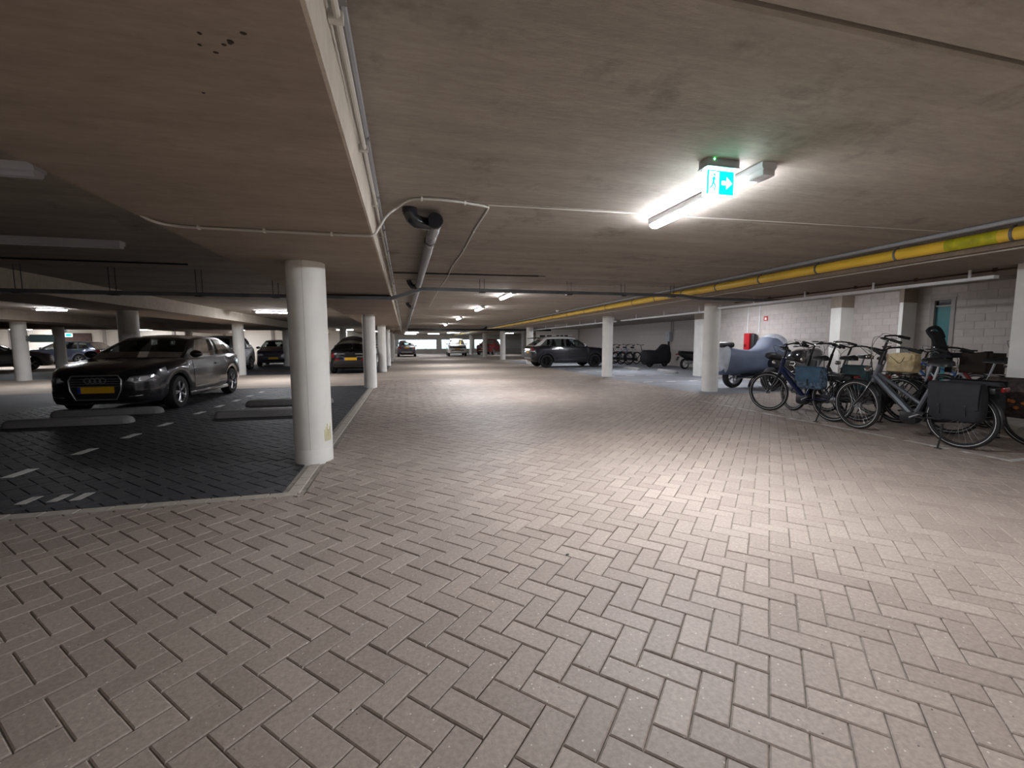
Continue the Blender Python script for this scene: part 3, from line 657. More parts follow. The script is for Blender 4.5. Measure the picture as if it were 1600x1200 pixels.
for x0, x1 in ((-2.2, -1.75), (-1.6, -1.2), (-.8, -.55), (-.45, -.2), (-.1, .2)):
    MB().box(x0, x1, -.045, -.03, 1.52, 1.88).build('vent_louvre', 'vent_dark', vt, 0)
# sign plates and lights far left
o = empty('bay_sign', (-12.6, 18.6, 0), label='grey sign board fixed beside the column at the picture edge', cat='sign')
MB().box(-.05, .62, -.02, .02, 1.33, 1.60).build('sign_plate', 'teal_plate', o, 0); MB().box(-.22, -.05, -.03, .03, 1.36, 1.56).build('bracket', 'steel', o, 0)
o = empty('exit_sign', (-20.6, 33.0, 1.86), label='tiny distant green exit sign above the blue grey car', cat='sign')
MB().box(-.3, .3, -.03, .03, -.1, .1).build('light_panel', 'sign_white', o, 0); MB().box(0, .28, -.035, -.03, -.08, .08).build('green_face', 'sign_green', o, 0)
MB().box(-.05, .05, -.02, .02, .1, ZC - 1.86).build('hanger', 'steel', o, 0)
o = empty('globe_lamp', (-24.6, 37.9, 1.78), label='small round glowing wall lamp above the blue grey car', cat='lamp')
MB().ell((0, -.12, 0), (.15, .12, .15)).build('globe', 'globe_on', o); MB().cyl((0, -.03, 0), (0, .06, 0), .08).build('wall_base', 'steel', o)
# wheel stops
def stop(x, y, ln, rz, label):
    h = ln / 2; b = MB(); pr = [(-.12, 0), (.12, 0), (.11, .05), (.085, .095), (.05, .11), (-.05, .11), (-.085, .095), (-.11, .05)]
    xs = [(-h, .55), (-h + .03, .82), (-h + .09, 1), (h - .09, 1), (h - .03, .82), (h, .55)]
    V = [(x_, p[0] * s, p[1] * s if p[1] else 0) for x_, s in xs for p in pr]; k = len(pr)
    F = [(i * k + j, i * k + (j + 1) % k, (i + 1) * k + (j + 1) % k, (i + 1) * k + j) for i in range(5) for j in range(k)] + [tuple(range(k)), tuple(5 * k + j for j in range(k - 1, -1, -1))]
    b.add(V, F); tag(b.build('wheel_stop', 'concrete_stop', loc=(x, y, .0015), rot=(0, 0, rz)), label, 'wheel stop', 'wheel stops')
stop(-5.02, 7.95, 1.62, 0, 'concrete wheel stop on the dark paving in front of the black hatchback')
stop(-5.1, 8.98, 1.62, 0, 'concrete wheel stop right under the nose of the black hatchback')
stop(-2.30, 8.10, 1.62, 0, 'nearer concrete wheel stop behind the nearest white column')
stop(-2.30, 9.55, 1.62, 0, 'farther concrete wheel stop behind the nearest white column')
stop(10.2, 17.9, 1.5, -pi / 2 - .1, 'pale concrete wheel stop before the far bicycles'); stop(10.6, 15.7, 1.5, -pi / 2 - .1, 'pale concrete wheel stop before the scooter')
# debris
for x, y, t in ((.88, 2.22, 'dark leaf scrap lying on the beige bricks'),):
    tag(MB().ell((0, 0, .004), (.014, .007, .004), 8, 5).build('leaf_scrap', 'leaf_bit', loc=(x, y, .001), rot=(0, 0, .4)), t, 'leaf')
# ================================================================== CARS
def wheel_meshes(r, wd, spokes, rim_m, key, _c={}):
    if key in _c: return _c[key]
    t = MB().lathe([(r * .66, -wd / 2), (r * .80, -wd / 2 - .004), (r * .95, -wd / 2 + .004), (r, -wd / 2 + .03), (r, wd / 2 - .03), (r * .95, wd / 2 - .004), (r * .80, wd / 2 + .004), (r * .66, wd / 2)], axis='y', n=36)
    tm = t.mesh('wheel', 'rubber')
    R_ = r * .68; b = MB(); f = wd / 2 - .012
    b.lathe([(R_ * .92, -wd / 2), (R_, -wd / 2 + .004), (R_, f + .006), (R_ * .97, f + .01), (R_ * .90, f - .004), (R_ * .90, f - .05)], axis='y', n=36)
    b.lathe([(0, f - .006), (R_ * .16, f - .006), (R_ * .22, f - .02), (R_ * .22, f - .05)], axis='y', n=16)
    for k in range(spokes):
        for off in ((-.09, .09) if spokes <= 5 else (0,)):
            a = 2 * pi * k / spokes
            p = [Vector((R_ * q * cos(a + o_), y, R_ * q * sin(a + o_))) for q, y, o_ in ((.15, f - .01, 0), (.55, f - .004, off), (.93, f - .008, off * 1.6))]
            b.tube(p, [.022, .017, .021], 6)
    rm = b.mesh('rim', rim_m)
    d = MB().lathe([(0, f - .06), (R_ * .9, f - .06), (R_ * .9, f - .05)], axis='y', n=24).mesh('brake_disc', 'black_matte')
    _c[key] = (tm, rm, d); return _c[key]
def car(P, loc, heading, label, cat='car'):
    L, Wd, rw = P['L'], P['W'], P['rw']; hwW = Wd / 2
    root = empty(P.get('name', 'car'), loc, heading, label=label, cat=cat)
    top = P['top']; fo = P['fo']; wb_ = P['wb']; axles = (fo, fo + wb_); Ra = rw + .055
    PL = P.get('plan', [(0, .76), (.05, .83), (.16, .90), (.4, .965), (.9, 1), (L - .9, 1), (L - .45, .975), (L - .16, .93), (L - .05, .87), (L, .80)])
    ZB = [(0, .26), (.06, .20), (.3, .185), (fo + .5, .20), (L - fo, .21), (L - .14, .27), (L, .40)]
    cl = P.get('lift', 0.)
    ds = sorted(set([0, .015, .05, .1, .17, .26, .36] + [L - q for q in (0, .015, .05, .1, .17, .26, .36)] + [a + Ra * cos(pi * k / 14) for a in axles for k in range(15)]
                    + [.5 + k * (L - 1) / 24 for k in range(25)]))
    rings = []
    for d in ds:
        e = min(d, L - d); s = 1 if e > .1 else .90 + .10 * sqrt(max(0, 1 - (1 - e / .1)**2))   # rounded ends
        hw = hwW * spline(PL, d); zt = spline(top, d); b = interp(ZB, d) + cl
        mid = (zt + b) / 2; zt = mid + (zt - mid) * s; b = mid + (b - mid) * s
        zs = zt - P.get('drop', .05); arch = 0
        for a in axles:
            if abs(d - a) <= Ra: arch = max(arch, rw + sqrt(max(0, Ra * Ra - (d - a)**2)))
        be = min(max(b, arch), zs - .08) if arch else b
        h = zs - be; inn = arch > b
        rings.append((L / 2 - d, [(0, be), (.80 * hw, be), ((.975 if inn else .94) * hw, be + (.004 if inn else .025)), (hw * .992, be + .18 * h), (hw, be + .45 * h), (hw * .99, be + .75 * h), (hw * .955, zs), (hw * .86, zt), (hw * .5, zt + .010), (0, zt + .014)]))
    bd = MB(); k = 10
    V = []; F = []
    for x, r in rings:
        V += [(x, y, z) for y, z in r] + [(x, -y, z) for y, z in r]
    n2 = 2 * k
    for i in range(len(rings) - 1):
        for s_ in (0, k):
            for j in range(k - 1): F.append((i * n2 + s_ + j, i * n2 + s_ + j + 1, (i + 1) * n2 + s_ + j + 1, (i + 1) * n2 + s_ + j))
    for i in (0, len(rings) - 1): F.append(tuple(i * n2 + j for j in range(k)) + tuple(i * n2 + k + j for j in range(k - 1, -1, -1)))
    bd.add(V, F)
    bd.build('body', P['paint'], root, 40)
    # greenhouse
    xA, xRA, xRC, xC = P['cab']; zr = P['roof']; gb = P.get('gb', .885); gr = P.get('gr', .70)
    S = [-1, -.93, -.6, -.3, 0, .3, .6, .93, 1]; fb, rb = P.get('bulge', (.22, .12))
    splits = P['splits']          # fractions along the side: (start, end, is_window)
    def belt(d): return spline(top, d) - .012
    def side_pt(f, t):
        db = lerp(xA, xC, f); dr = lerp(xRA, xRC, f); yb = hwW * spline(PL, min(max(db, .3), L - .3)) * gb; yr = hwW * gr * (1 - .05 * abs(2 * f - 1)**2)
        zt = spline(zr, f); tt = t; bul = .035 * sin(pi * t)
        return Vector((L / 2 - lerp(db, dr, tt), lerp(yb, yr, tt) + bul, lerp(belt(db), zt, tt)))
    def end_pt(s, t, f):          # f=0 front, f=1 rear
        c = side_pt(f, t); sg = 1 if f == 0 else -1; bl = (fb if f == 0 else rb) * lerp(1, .55, t)
        return Vector((c.x + sg * bl * (1 - s * s), c.y * s, c.z + (.012 + (P.get('crown', .042) - .012) * t) * (1 - s * s)))
    T = [0, .05, .3, .6, P.get('tf', .88), 1]; glass_m = P.get('glass', 'car_glass')
    fr = MB(); frp = MB()
    def quad(mb, a, b_, c, d): mb.add([a, b_, c, d], [(0, 1, 2, 3)])
    for f, nm, g in ((0, 'windscreen', P.get('gf', glass_m)), (1, 'rear_window', glass_m)):
        gm = MB()
        for i in range(len(S) - 1):
            for j in range(len(T) - 1):
                isg = 0 < i < len(S) - 2 and (0 < j < len(T) - 2 if f == 0 else P.get('rear_lo', 1) <= j < len(T) - 2)
                quad(gm if isg else fr, end_pt(S[i], T[j], f), end_pt(S[i + 1], T[j], f), end_pt(S[i + 1], T[j + 1], f), end_pt(S[i], T[j + 1], f))
        gm.build(nm, g, root, 60)
    fs = sorted(set([q for a in splits for q in a[:2]] + [k_ / 10 for k_ in range(11)]))
    trims = []
    for sgn in (1, -1):
        wins = {}; frp = MB(); trims.append(frp)
        for i in range(len(fs) - 1):
            fm = (fs[i] + fs[i + 1]) / 2; win = [q for q in splits if q[0] <= fm <= q[1] and q[2]]
            for j in range(len(T) - 1):
                q = [side_pt(fs[i], T[j]), side_pt(fs[i + 1], T[j]), side_pt(fs[i + 1], T[j + 1]), side_pt(fs[i], T[j + 1])]
                q = [Vector((p.x, p.y * sgn, p.z)) for p in q]
                if win and 0 < j < len(T) - 2: wins.setdefault(win[0], MB()); quad(wins[win[0]], *q)
                else: quad(frp if (j == 0 and P.get('chrome_line')) or (P.get('dark_pillars') and j < len(T) - 2 and .03 < fm < .88) else fr, *q)
        for mb in wins.values(): mb.build('side_window', P.get('gs', glass_m), root, 60)
    rf = MB(); rows = [[end_pt(s, 1, 0) for s in S]]
    for f in fs:
        c = side_pt(f, 1); rows.append([Vector((c.x, c.y * s, c.z + P.get('crown', .042) * (1 - s * s))) for s in S])
    rows.append([end_pt(s, 1, 1) for s in S])
    for i in range(len(rows) - 1):
        for j in range(len(S) - 1): quad(rf, rows[i][j], rows[i][j + 1], rows[i + 1][j + 1], rows[i + 1][j])
    for mb in (fr, rf, *trims):
        if mb.v:          # weld for smooth shading
            key = {}; nf = []; nv = []
            for f_ in mb.f:
                g = []
                for i in f_:
                    kk = tuple(round(c, 4) for c in mb.v[i])
                    if kk not in key: key[kk] = len(nv); nv.append(mb.v[i])
                    if key[kk] not in g: g.append(key[kk])
                if len(g) > 2: nf.append(tuple(g))
            mb.v, mb.f = nv, nf
    pil = fr.build('pillars', P.get('pillar', P['paint']), root, 40)
    for frp in trims:
      if frp.v: frp.build('window_trim', 'black_plastic' if P.get('dark_pillars') else 'chrome', root, 40)
    rf.build('roof', P.get('roofpaint', P['paint']), root, 40)
    bv = BVHTree.FromPolygons([Vector(v) for v in bd.v + fr.v + rf.v], [tuple(f) for f in bd.f] + [tuple(i + len(bd.v) for i in f) for f in fr.f] + [tuple(i + len(bd.v) + len(fr.v) for i in f) for f in rf.f])
    def patch(name, poly, ax, m, off=.004, sgn=1, parent=root, label=None):
        pts = []; kk = len(poly)
        for i in range(kk):
            a, b_ = poly[i], poly[(i + 1) % kk]; nseg = max(1, min(8, int(math.dist(a, b_) / .06)))
            pts += [(lerp(a[0], b_[0], q / nseg), lerp(a[1], b_[1], q / nseg)) for q in range(nseg)]
        cx = sum(p[0] for p in poly) / kk; cy = sum(p[1] for p in poly) / kk; n = len(pts)
        dirv = {'F': Vector((-1, 0, 0)), 'B': Vector((1, 0, 0)), 'S': Vector((0, -sgn, 0))}[ax]; last = [None]
        def hit(u, v):
            o_ = {'F': Vector((L, u, v)), 'B': Vector((-L, u, v)), 'S': Vector((L / 2 - u, sgn * Wd, v))}[ax]
            h_ = bv.ray_cast(o_, dirv)[0]
            if h_ is None: h_ = o_ + dirv * ((last[0] or L / 2))
            else: last[0] = (h_ - o_).length
            return h_ - dirv * off
        V = [hit(cx, cy)]; F = []
        qs = (.4, .75, 1.)
        for q in qs: V += [hit(cx + (p[0] - cx) * q, cy + (p[1] - cy) * q) for p in pts]
        V += [V[1 + 2 * n + i] + dirv * (off + .012) for i in range(n)]
        F += [(0, 1 + i, 1 + (i + 1) % n) for i in range(n)]
        for r in range(3): F += [(1 + r * n + i, 1 + r * n + (i + 1) % n, 1 + (r + 1) * n + (i + 1) % n, 1 + (r + 1) * n + i) for i in range(n)]
        mb = MB(); mb.add(V, F); return mb.build(name, m, parent, 40, label=label)
    def grow(poly, g):
        cx = sum(p[0] for p in poly) / len(poly); cy = sum(p[1] for p in poly) / len(poly)
        w_ = max(p[0] for p in poly) - cx; h_ = max(p[1] for p in poly) - cy
        return [(cx + (p[0] - cx) * (1 + g / w_), cy + (p[1] - cy) * (1 + g / h_)) for p in poly]
    for nm, poly, ax, m, off, mir in P.get('patches', []):
        if ax == 'S':
            for sg_ in (1, -1): patch(nm, poly, 'S', m, off, sg_)
        else:
            patch(nm, poly, ax, m, off)
            if mir: patch(nm, [(-a, b_) for a, b_ in poly], ax, m, off)
    # doors with a dark shut line, handles and mirrors
    for dpoly in P['doors']:
        for sg_ in (1, -1):
            patch('shut_line', grow(dpoly, .008), 'S', 'black_matte', .0015, sg_)
            dd = patch('door', dpoly, 'S', P['paint'], .0045, sg_)
            hx = max(p[0] for p in dpoly) - .20; hz = max(p[1] for p in dpoly) - .12; o_ = bv.ray_cast(Vector((L / 2 - hx, sg_ * Wd, hz)), Vector((0, -sg_, 0)))[0]
            if o_: MB().rbox(o_ + Vector((0, sg_ * .018, 0)), (.19, .03, .028), .012).build('door_handle', P.get('handle', P['paint']), dd)
    mx = L / 2 - (xA + .28); mz = spline(top, xA + .28) + .07
    for sg_ in (1, -1):
        m_ = MB().ell((mx, sg_ * (hwW * .97 + .045), mz), (.075, .115, .075), 12, 8).build('wing_mirror', P.get('mirror', P['paint']), root)
        MB().ell((mx - .05, sg_ * (hwW * .97 + .045), mz), (.035, .095, .058), 10, 6).build('mirror_glass', 'chrome', m_)
    # plates
    def plate(ax, z, m):
        w_ = .26; pp = patch('number_plate', [(-w_, z - .055), (w_, z - .055), (w_, z + .055), (-w_, z + .055)], ax, m, .012)
        patch('plate_band', ([(w_ - .045, z - .053), (w_, z - .053), (w_, z + .053), (w_ - .045, z + .053)] if ax == 'B' else [(-w_, z - .053), (-w_ + .045, z - .053), (-w_ + .045, z + .053), (-w_, z + .053)]), ax, 'plate_blue', .0135, parent=pp)
    # F is looked at from the front: its left edge seen by a viewer is +y... the blue band sits on the viewer's left
    if P.get('fplate'): plate('F', P['fplate'], 'plate_yellow')
    if P.get('rplate'): plate('B', P['rplate'], 'plate_yellow')
    # wheels
    tm, rm, dm = wheel_meshes(rw, .20, P.get('spokes', 5), P.get('rimm', 'alloy'), (rw, P.get('spokes', 5), P.get('rimm', 'alloy')))
    for a in axles:
        for sg_ in (1, -1):
            w_ = obj('wheel', tm, root, (L / 2 - a, sg_ * (hwW - .115), rw), (0, 0, 0 if sg_ > 0 else pi))
            obj('rim', rm, w_); obj('brake_disc', dm, w_)
    MB().box(-L / 2 + .3, L / 2 - .3, -hwW * .62, hwW * .62, .19 + cl, .5).build('underbody', 'black_matte', root, 0)
    # cabin
    fl = min(spline(top, xA), spline(top, xC)) - .03
    for dx in (xA + .95, xA + 1.75):
        if dx > xC - .45: continue
        for y in (-.36, .36):
            st = MB().rbox((L / 2 - dx, y, fl + .10), (.13, .46, .40), .06, 2, Matrix.Rotation(-.16, 3, 'Y')).build('seat_back', P.get('seat', 'seat_cloth'), root)
            MB().rbox((L / 2 - dx - .05, y, fl + .36), (.09, .26, .17), .04, 2).build('headrest', P.get('seat', 'seat_cloth'), st)
    sw = Matrix.Rotation(.5, 3, 'Y'); ring = [sw @ Vector((0, .18 * cos(q * pi / 10), .18 * sin(q * pi / 10))) + Vector((L / 2 - xA - .50, .36, fl + .07)) for q in range(20)]
    MB().tube(ring, .014, 6, True).build('steering_wheel', 'black_plastic', root)
    if P.get('clad'):
        for a in axles:
            for sg_ in (1, -1):
                c = MB(); nA = 18; VV = []
                for q in range(nA + 1):
                    t_ = pi * (-.06 + 1.12 * q / nA)
                    for rr in (Ra - .012, Ra + .055):
                        for yy in (hwW * .95, hwW + .012): VV.append((L / 2 - a + rr * cos(t_), sg_ * yy, max(.22, rw + rr * sin(t_))))
                FF = []
                for q in range(nA):
                    o_ = q * 4; p_ = o_ + 4; FF += [(o_, o_ + 1, p_ + 1, p_), (o_ + 1, o_ + 3, p_ + 3, p_ + 1), (o_ + 3, o_ + 2, p_ + 2, p_ + 3)]
                c.add(VV, FF); c.build('arch_cladding', 'black_plastic', root)
        for sg_ in (1, -1): MB().rbox((L / 2 - fo - wb_ / 2, sg_ * hwW * .97, .34), (wb_ - 2 * Ra + .04, .07, .2), .02).build('sill_cladding', 'black_plastic', root)
    for nm, fn, m in P.get('extra', []): fn().build(nm, m, root)
    return root
R2 = lambda y0, y1, z0, z1: [(y0, z0), (y1, z0), (y1, z1), (y0, z1)]
def arc_ring(cy, cz, r, x, n=16, t=.006): return [(x, cy + r * cos(2 * pi * i / n), cz + r * sin(2 * pi * i / n)) for i in range(n)]
HB = 4.24
hatch = dict(name='hatchback', L=HB, W=1.77, rw=.315, fo=.86, wb=2.60, paint='car_anthracite', glass='car_glass', gf='car_glass_dark', gs='car_glass', seat='seat_cloth', chrome_line=0, plan=[(0, .62), (.05, .71), (.16, .82), (.4, .935), (.9, 1), (HB - .9, 1), (HB - .45, .975), (HB - .16, .93), (HB - .05, .87), (HB, .80)],
    top=[(0, .69), (.06, .735), (.2, .80), (.6, .885), (1.0, .935), (1.28, .965), (2.2, .965), (3.3, 1.0), (3.9, 1.015), (4.15, .99), (HB, .92)],
    cab=(1.22, 2.02, 3.62, 4.08), roof=[(0, 1.345), (.25, 1.40), (.5, 1.405), (.8, 1.385), (1, 1.345)], splits=[(.10, .50, 1), (.54, .86, 1)], rear_lo=1,
    doors=[[(1.42, .33), (2.62, .33), (2.74, .60), (2.74, .92), (1.44, .91)]], fplate=.455, rplate=.72,
    patches=[('grille', [(-.33, .70), (.33, .70), (.375, .62), (.36, .45), (.29, .29), (-.29, .29), (-.36, .45), (-.375, .62)], 'F', 'black_plastic', .004, 0),
             ('headlight', [(.43, .60), (.56, .565), (.76, .585), (.80, .64), (.74, .70), (.50, .675)], 'F', 'headlamp', .006, 1),
             ('headlight_lens', [(.60, .605), (.68, .60), (.72, .64), (.69, .675), (.62, .67)], 'F', 'lens_clear', .012, 1),
             ('indicator', [(.46, .61), (.54, .59), (.55, .65), (.49, .66)], 'F', 'lens_clear', .010, 1),
             ('air_intake', [(.45, .30), (.70, .32), (.72, .44), (.50, .42)], 'F', 'black_matte', .003, 1),
             ('fog_trim', [(.46, .325), (.64, .335), (.64, .35), (.46, .34)], 'F', 'alloy', .008, 1),
             ('bumper_line', [(.40, .515), (.82, .53), (.82, .54), (.40, .525)], 'F', 'black_matte', .002, 1),
             ('tail_light', [(.52, .72), (.78, .70), (.80, .86), (.54, .88)], 'B', 'tail_red', .006, 1),
             ('side_rub', [(1.5, .355), (3.0, .375), (3.0, .385), (1.5, .365)], 'S', 'alloy', .008, 0)],
    extra=[('grille_surround', lambda: _grille_frame(), 'chrome_trim'), ('ring_emblem', lambda: _rings(), 'chrome_trim'), ('sill', lambda: MB().rbox((-.05, .86, .235), (1.9, .05, .09), .02), 'car_anthracite'), ('sill', lambda: MB().rbox((-.05, -.86, .235), (1.9, .05, .09), .02), 'car_anthracite')])
def _grille_frame():
    b = MB(); x = HB / 2 + .012
    pts = [(-.33, .70), (.33, .70), (.375, .62), (.36, .45), (.29, .29), (-.29, .29), (-.36, .45), (-.375, .62)]
    b.tube([(x + .004, p[0], p[1]) for p in pts], .012, 6, True)
    for z in (.64, .60, .56, .52): b.tube([(x - .002, -.35, z), (x - .002, 0, z), (x - .002, .35, z)], .004, 5)
    return b
def _rings():
    b = MB()
    for i in range(4): b.tube(arc_ring((i - 1.5) * .072, .615, .044, HB / 2 + .018), .006, 6, True)
    return b
car(hatch, (-5.13, 10.89, 0), -pi / 2, 'black three door hatchback with silver wheels and yellow plate, nose towards us')

SL = 4.16
suv = dict(name='crossover', L=SL, W=1.78, rw=.335, fo=.82, wb=2.60, lift=.05, paint='car_navy', roofpaint='car_roofwhite', pillar='car_roofwhite', dark_pillars=1, glass='car_glass', gs='car_glass', spokes=5, rimm='alloy_dark', clad=1, mirror='car_roofwhite', gr=.74, tf=.80,  # deep white top frame: white roof plus lamp glare painted in
    top=[(0, .78), (.06, .86), (.2, .93), (.6, .99), (1.0, 1.02), (1.25, 1.045), (2.2, 1.055), (3.2, 1.10), (3.8, 1.12), (4.05, 1.08), (SL, .98)],
    cab=(1.12, 1.85, 3.45, 4.02), roof=[(0, 1.475), (.25, 1.535), (.5, 1.545), (.8, 1.52), (1, 1.47)], splits=[(.08, .42, 1), (.45, .72, 1), (.75, .9, 1)],
    doors=[[(1.32, .42), (2.15, .42), (2.2, 1.0), (1.32, .98)], [(2.23, .42), (2.8, .42), (3.05, .75), (3.1, 1.04), (2.25, 1.01)]], rplate=.78, fplate=.5,
    patches=[('tail_light', [(.50, .86), (.80, .84), (.82, 1.0), (.52, 1.02)], 'B', 'tail_red', .006, 1), ('tail_garnish', [(.46, .83), (.80, .81), (.80, .835), (.46, .855)], 'B', 'chrome', .01, 1),
             ('rear_bumper', [(-.78, .38), (.78, .38), (.80, .62), (-.80, .62)], 'B', 'black_plastic', .02, 0), ('skid_plate', [(-.6, .42), (.6, .42), (.62, .52), (-.62, .52)], 'B', 'car_silver', .03, 0),
             ('headlight', [(.48, .76), (.78, .74), (.80, .86), (.52, .84)], 'F', 'headlamp', .006, 1), ('grille', [(-.42, .58), (.42, .58), (.46, .80), (-.46, .80)], 'F', 'black_plastic', .005, 0),
             ('haunch', [(2.75, .93), (3.3, .97), (3.55, 1.03), (3.2, 1.01), (2.8, .95)], 'S', 'car_navy', .012, 0)],
    extra=[('roof_spoiler', lambda: MB().rbox((-SL / 2 + .30, 0, 1.49), (.34, 1.12, .04), .015, 2, Matrix.Rotation(-.10, 3, 'Y')), 'black_plastic'), ('roof_rail', lambda: MB().tube([(.25, .60, 1.50), (.1, .60, 1.545), (-.9, .60, 1.535), (-1.05, .60, 1.49)], .014, 6).tube([(.25, -.60, 1.50), (.1, -.60, 1.545), (-.9, -.60, 1.535), (-1.05, -.60, 1.49)], .014, 6), 'black_plastic')])
car(suv, (8.20, 21.15, 0), 0, 'black crossover with white roof parked nose to the block wall')

TL = 4.29
ptc = dict(name='retro_car', L=TL, W=1.72, rw=.315, fo=.84, wb=2.62, paint='car_black', glass='car_glass_dark', gf='car_glass', gr=.52, bulge=(.22, .20), crown=.11,
    plan=[(0, .55), (.1, .70), (.5, .88), (1.0, 1), (TL - .9, 1), (TL - .45, .96), (TL - .16, .88), (TL - .05, .82), (TL, .74)],
    top=[(0, .80), (.06, .88), (.3, .98), (1.0, 1.04), (1.3, 1.06), (2.2, 1.04), (3.3, 1.04), (4.0, 1.02), (4.2, .96), (TL, .86)],
    cab=(1.30, 1.90, 3.50, 4.12), roof=[(0, 1.40), (.25, 1.46), (.5, 1.47), (.8, 1.42), (1, 1.33)], splits=[(.08, .38, 1), (.42, .68, 1), (.72, .9, 1)],
    doors=[[(1.42, .40), (2.25, .40), (2.3, .98), (1.42, .98)], [(2.33, .40), (2.9, .42), (3.1, .98), (2.35, .98)]], rplate=.62,
    patches=[('tail_light', [(.60, .70), (.70, .66), (.74, .85), (.64, .90)], 'B', 'tail_red', .012, 1), ('chrome_strip', [(.20, .80), (.50, .80), (.50, .84), (.20, .84)], 'B', 'chrome', .012, 1),
             ('bumper_strip', [(.24, .69), (.52, .69), (.52, .72), (.24, .72)], 'B', 'chrome', .014, 1), ('reflector', [(.42, .56), (.58, .56), (.58, .63), (.42, .63)], 'B', 'tail_red', .010, 1),
             ('wing_badge', [(-.16, .905), (-.04, .92), (0, .95), (.04, .92), (.16, .905), (0, .898)], 'B', 'chrome', .014, 0), ('headlight', [(.40, .72), (.56, .72), (.56, .86), (.40, .86)], 'F', 'headlamp', .01, 1)])
car(ptc, (-2.18, 20.75, 0), pi / 2, 'black rounded retro car seen from behind with yellow plate and chrome strips')
gen = dict(L=4.3, W=1.76, rw=.315, fo=.86, wb=2.60, top=[(0, .70), (.06, .76), (.2, .83), (.6, .91), (1.0, .95), (1.25, .97), (2.2, .97), (3.3, 1.0), (3.95, 1.0), (4.2, .96), (4.3, .88)],
    cab=(1.2, 1.95, 3.5, 4.1), roof=[(0, 1.40), (.25, 1.455), (.5, 1.46), (.8, 1.43), (1, 1.38)], splits=[(.08, .40, 1), (.44, .68, 1), (.72, .9, 1)],
    doors=[[(1.36, .34), (2.2, .34), (2.25, .93), (1.36, .92)], [(2.28, .34), (2.85, .34), (3.1, .62), (3.15, .95), (2.3, .93)]], fplate=.46, rplate=.70,
    patches=[('headlight', [(.45, .62), (.76, .60), (.80, .70), (.50, .72)], 'F', 'lens_clear', .006, 1), ('grille', [(-.40, .55), (.40, .55), (.42, .68), (-.42, .68)], 'F', 'black_plastic', .005, 0), ('lower_grille', [(-.55, .27), (.55, .27), (.58, .37), (-.58, .37)], 'F', 'black_matte', .005, 0),
             ('tail_light', [(.52, .74), (.78, .72), (.80, .92), (.56, .94)], 'B', 'tail_red', .006, 1), ('rear_bumper', [(-.7, .34), (.7, .34), (.72, .46), (-.72, .46)], 'B', 'black_plastic', .008, 0)])
def variant(**k): d = dict(gen); d.update(k); return d
def higher(dz, tab): return [(a, b_ + dz) for a, b_ in tab]
van = variant(name='people_carrier', paint='car_silver', top=higher(.08, gen['top']), roof=higher(.14, gen['roof']), cab=(1.0, 1.75, 3.7, 4.18), gf='car_glass_dark')
car(van, (-8.30, 22.6, 0), -pi / 2, 'silver people carrier behind the black hatchback, partly behind a white column')
small = variant(name='city_car', paint='car_dusk', L=3.9, fo=.78, wb=2.45, cab=(1.05, 1.75, 3.2, 3.7), glass='car_glass', top=[(0, .72), (.06, .79), (.2, .86), (.6, .93), (1.1, .97), (2.0, .97), (3.0, 1.0), (3.6, 1.0), (3.82, .95), (3.9, .88)],
    doors=[[(1.26, .34), (2.3, .34), (2.45, .6), (2.45, .93), (1.26, .92)]], rplate=None)
car(small, (-7.35, 28.2, 0), -pi / 2 + .12, 'small dark car with bright side panel beyond the silver people carrier')
estate = variant(name='estate_car', paint='car_grey', L=4.6, wb=2.72, cab=(1.3, 2.1, 4.0, 4.45), top=[(0, .70), (.06, .76), (.2, .83), (.6, .91), (1.1, .96), (2.2, .97), (3.3, 1.0), (4.2, 1.0), (4.5, .95), (4.6, .88)], fplate=None, rplate=None)
car(estate, (-19.75, 26.1, 0), radians(48), 'dark grey estate car at the picture edge behind a white column')
est2 = dict(estate); est2.update(name='estate_car', paint='car_bluegrey', rimm='alloy')
car(est2, (-21.0, 33.6, 0), pi - .1, 'blue grey estate car with red tail light before the far cream wall')
far1 = variant(name='hatchback', paint='car_dusk', roof=higher(.08, gen['roof']), fplate=None, rplate=.86, glass='car_glass',
    patches=gen['patches'] + [('silver_bumper', [(-.5, .40), (.5, .40), (.52, .50), (-.52, .50)], 'B', 'car_silver', .016, 0)])
car(far1, (.18, 43.2, 0), pi / 2, 'small far dark hatchback at the end of the aisle seen from behind')
PKL = 4.9
pick = variant(name='pickup', paint='car_white', L=PKL, W=1.85, rw=.36, fo=.9, wb=3.0, lift=.12, top=[(0, .92), (.05, 1.0), (.2, 1.06), (1.0, 1.12), (1.4, 1.13), (2.2, 1.10), (3.3, 1.10), (4.6, 1.10), (4.85, 1.08), (PKL, 1.0)], cab=(1.3, 1.9, 2.95, 3.3), roof=[(0, 1.64), (.3, 1.70), (.6, 1.70), (1, 1.66)],
    splits=[(.1, .5, 1), (.55, .9, 1)], doors=[[(1.5, .5), (2.3, .5), (2.3, 1.06), (1.5, 1.06)], [(2.34, .5), (3.1, .5), (3.1, 1.06), (2.34, 1.06)]], fplate=.70, rplate=None, gf='car_glass',
    patches=[('grille', [(-.5, .78), (.5, .78), (.55, .95), (-.55, .95)], 'F', 'black_plastic', .006, 0), ('headlight', [(.52, .80), (.80, .78), (.82, .93), (.56, .95)], 'F', 'black_plastic', .006, 1), ('skid_plate', [(-.5, .46), (.5, .46), (.52, .54), (-.52, .54)], 'F', 'chrome', .01, 0), ('lower_grille', [(-.6, .56), (.6, .56), (.6, .64), (-.6, .64)], 'F', 'black_matte', .006, 0)])
car(pick, (5.05, 43.6, 0), -pi / 2 - .05, 'small far white pickup facing us at the end of the aisle')
red = dict(pick); red.update(name='pickup', paint='car_red')
car(red, (9.3, 47.0, 0), -2.1, 'small far dark red pickup behind the columns')

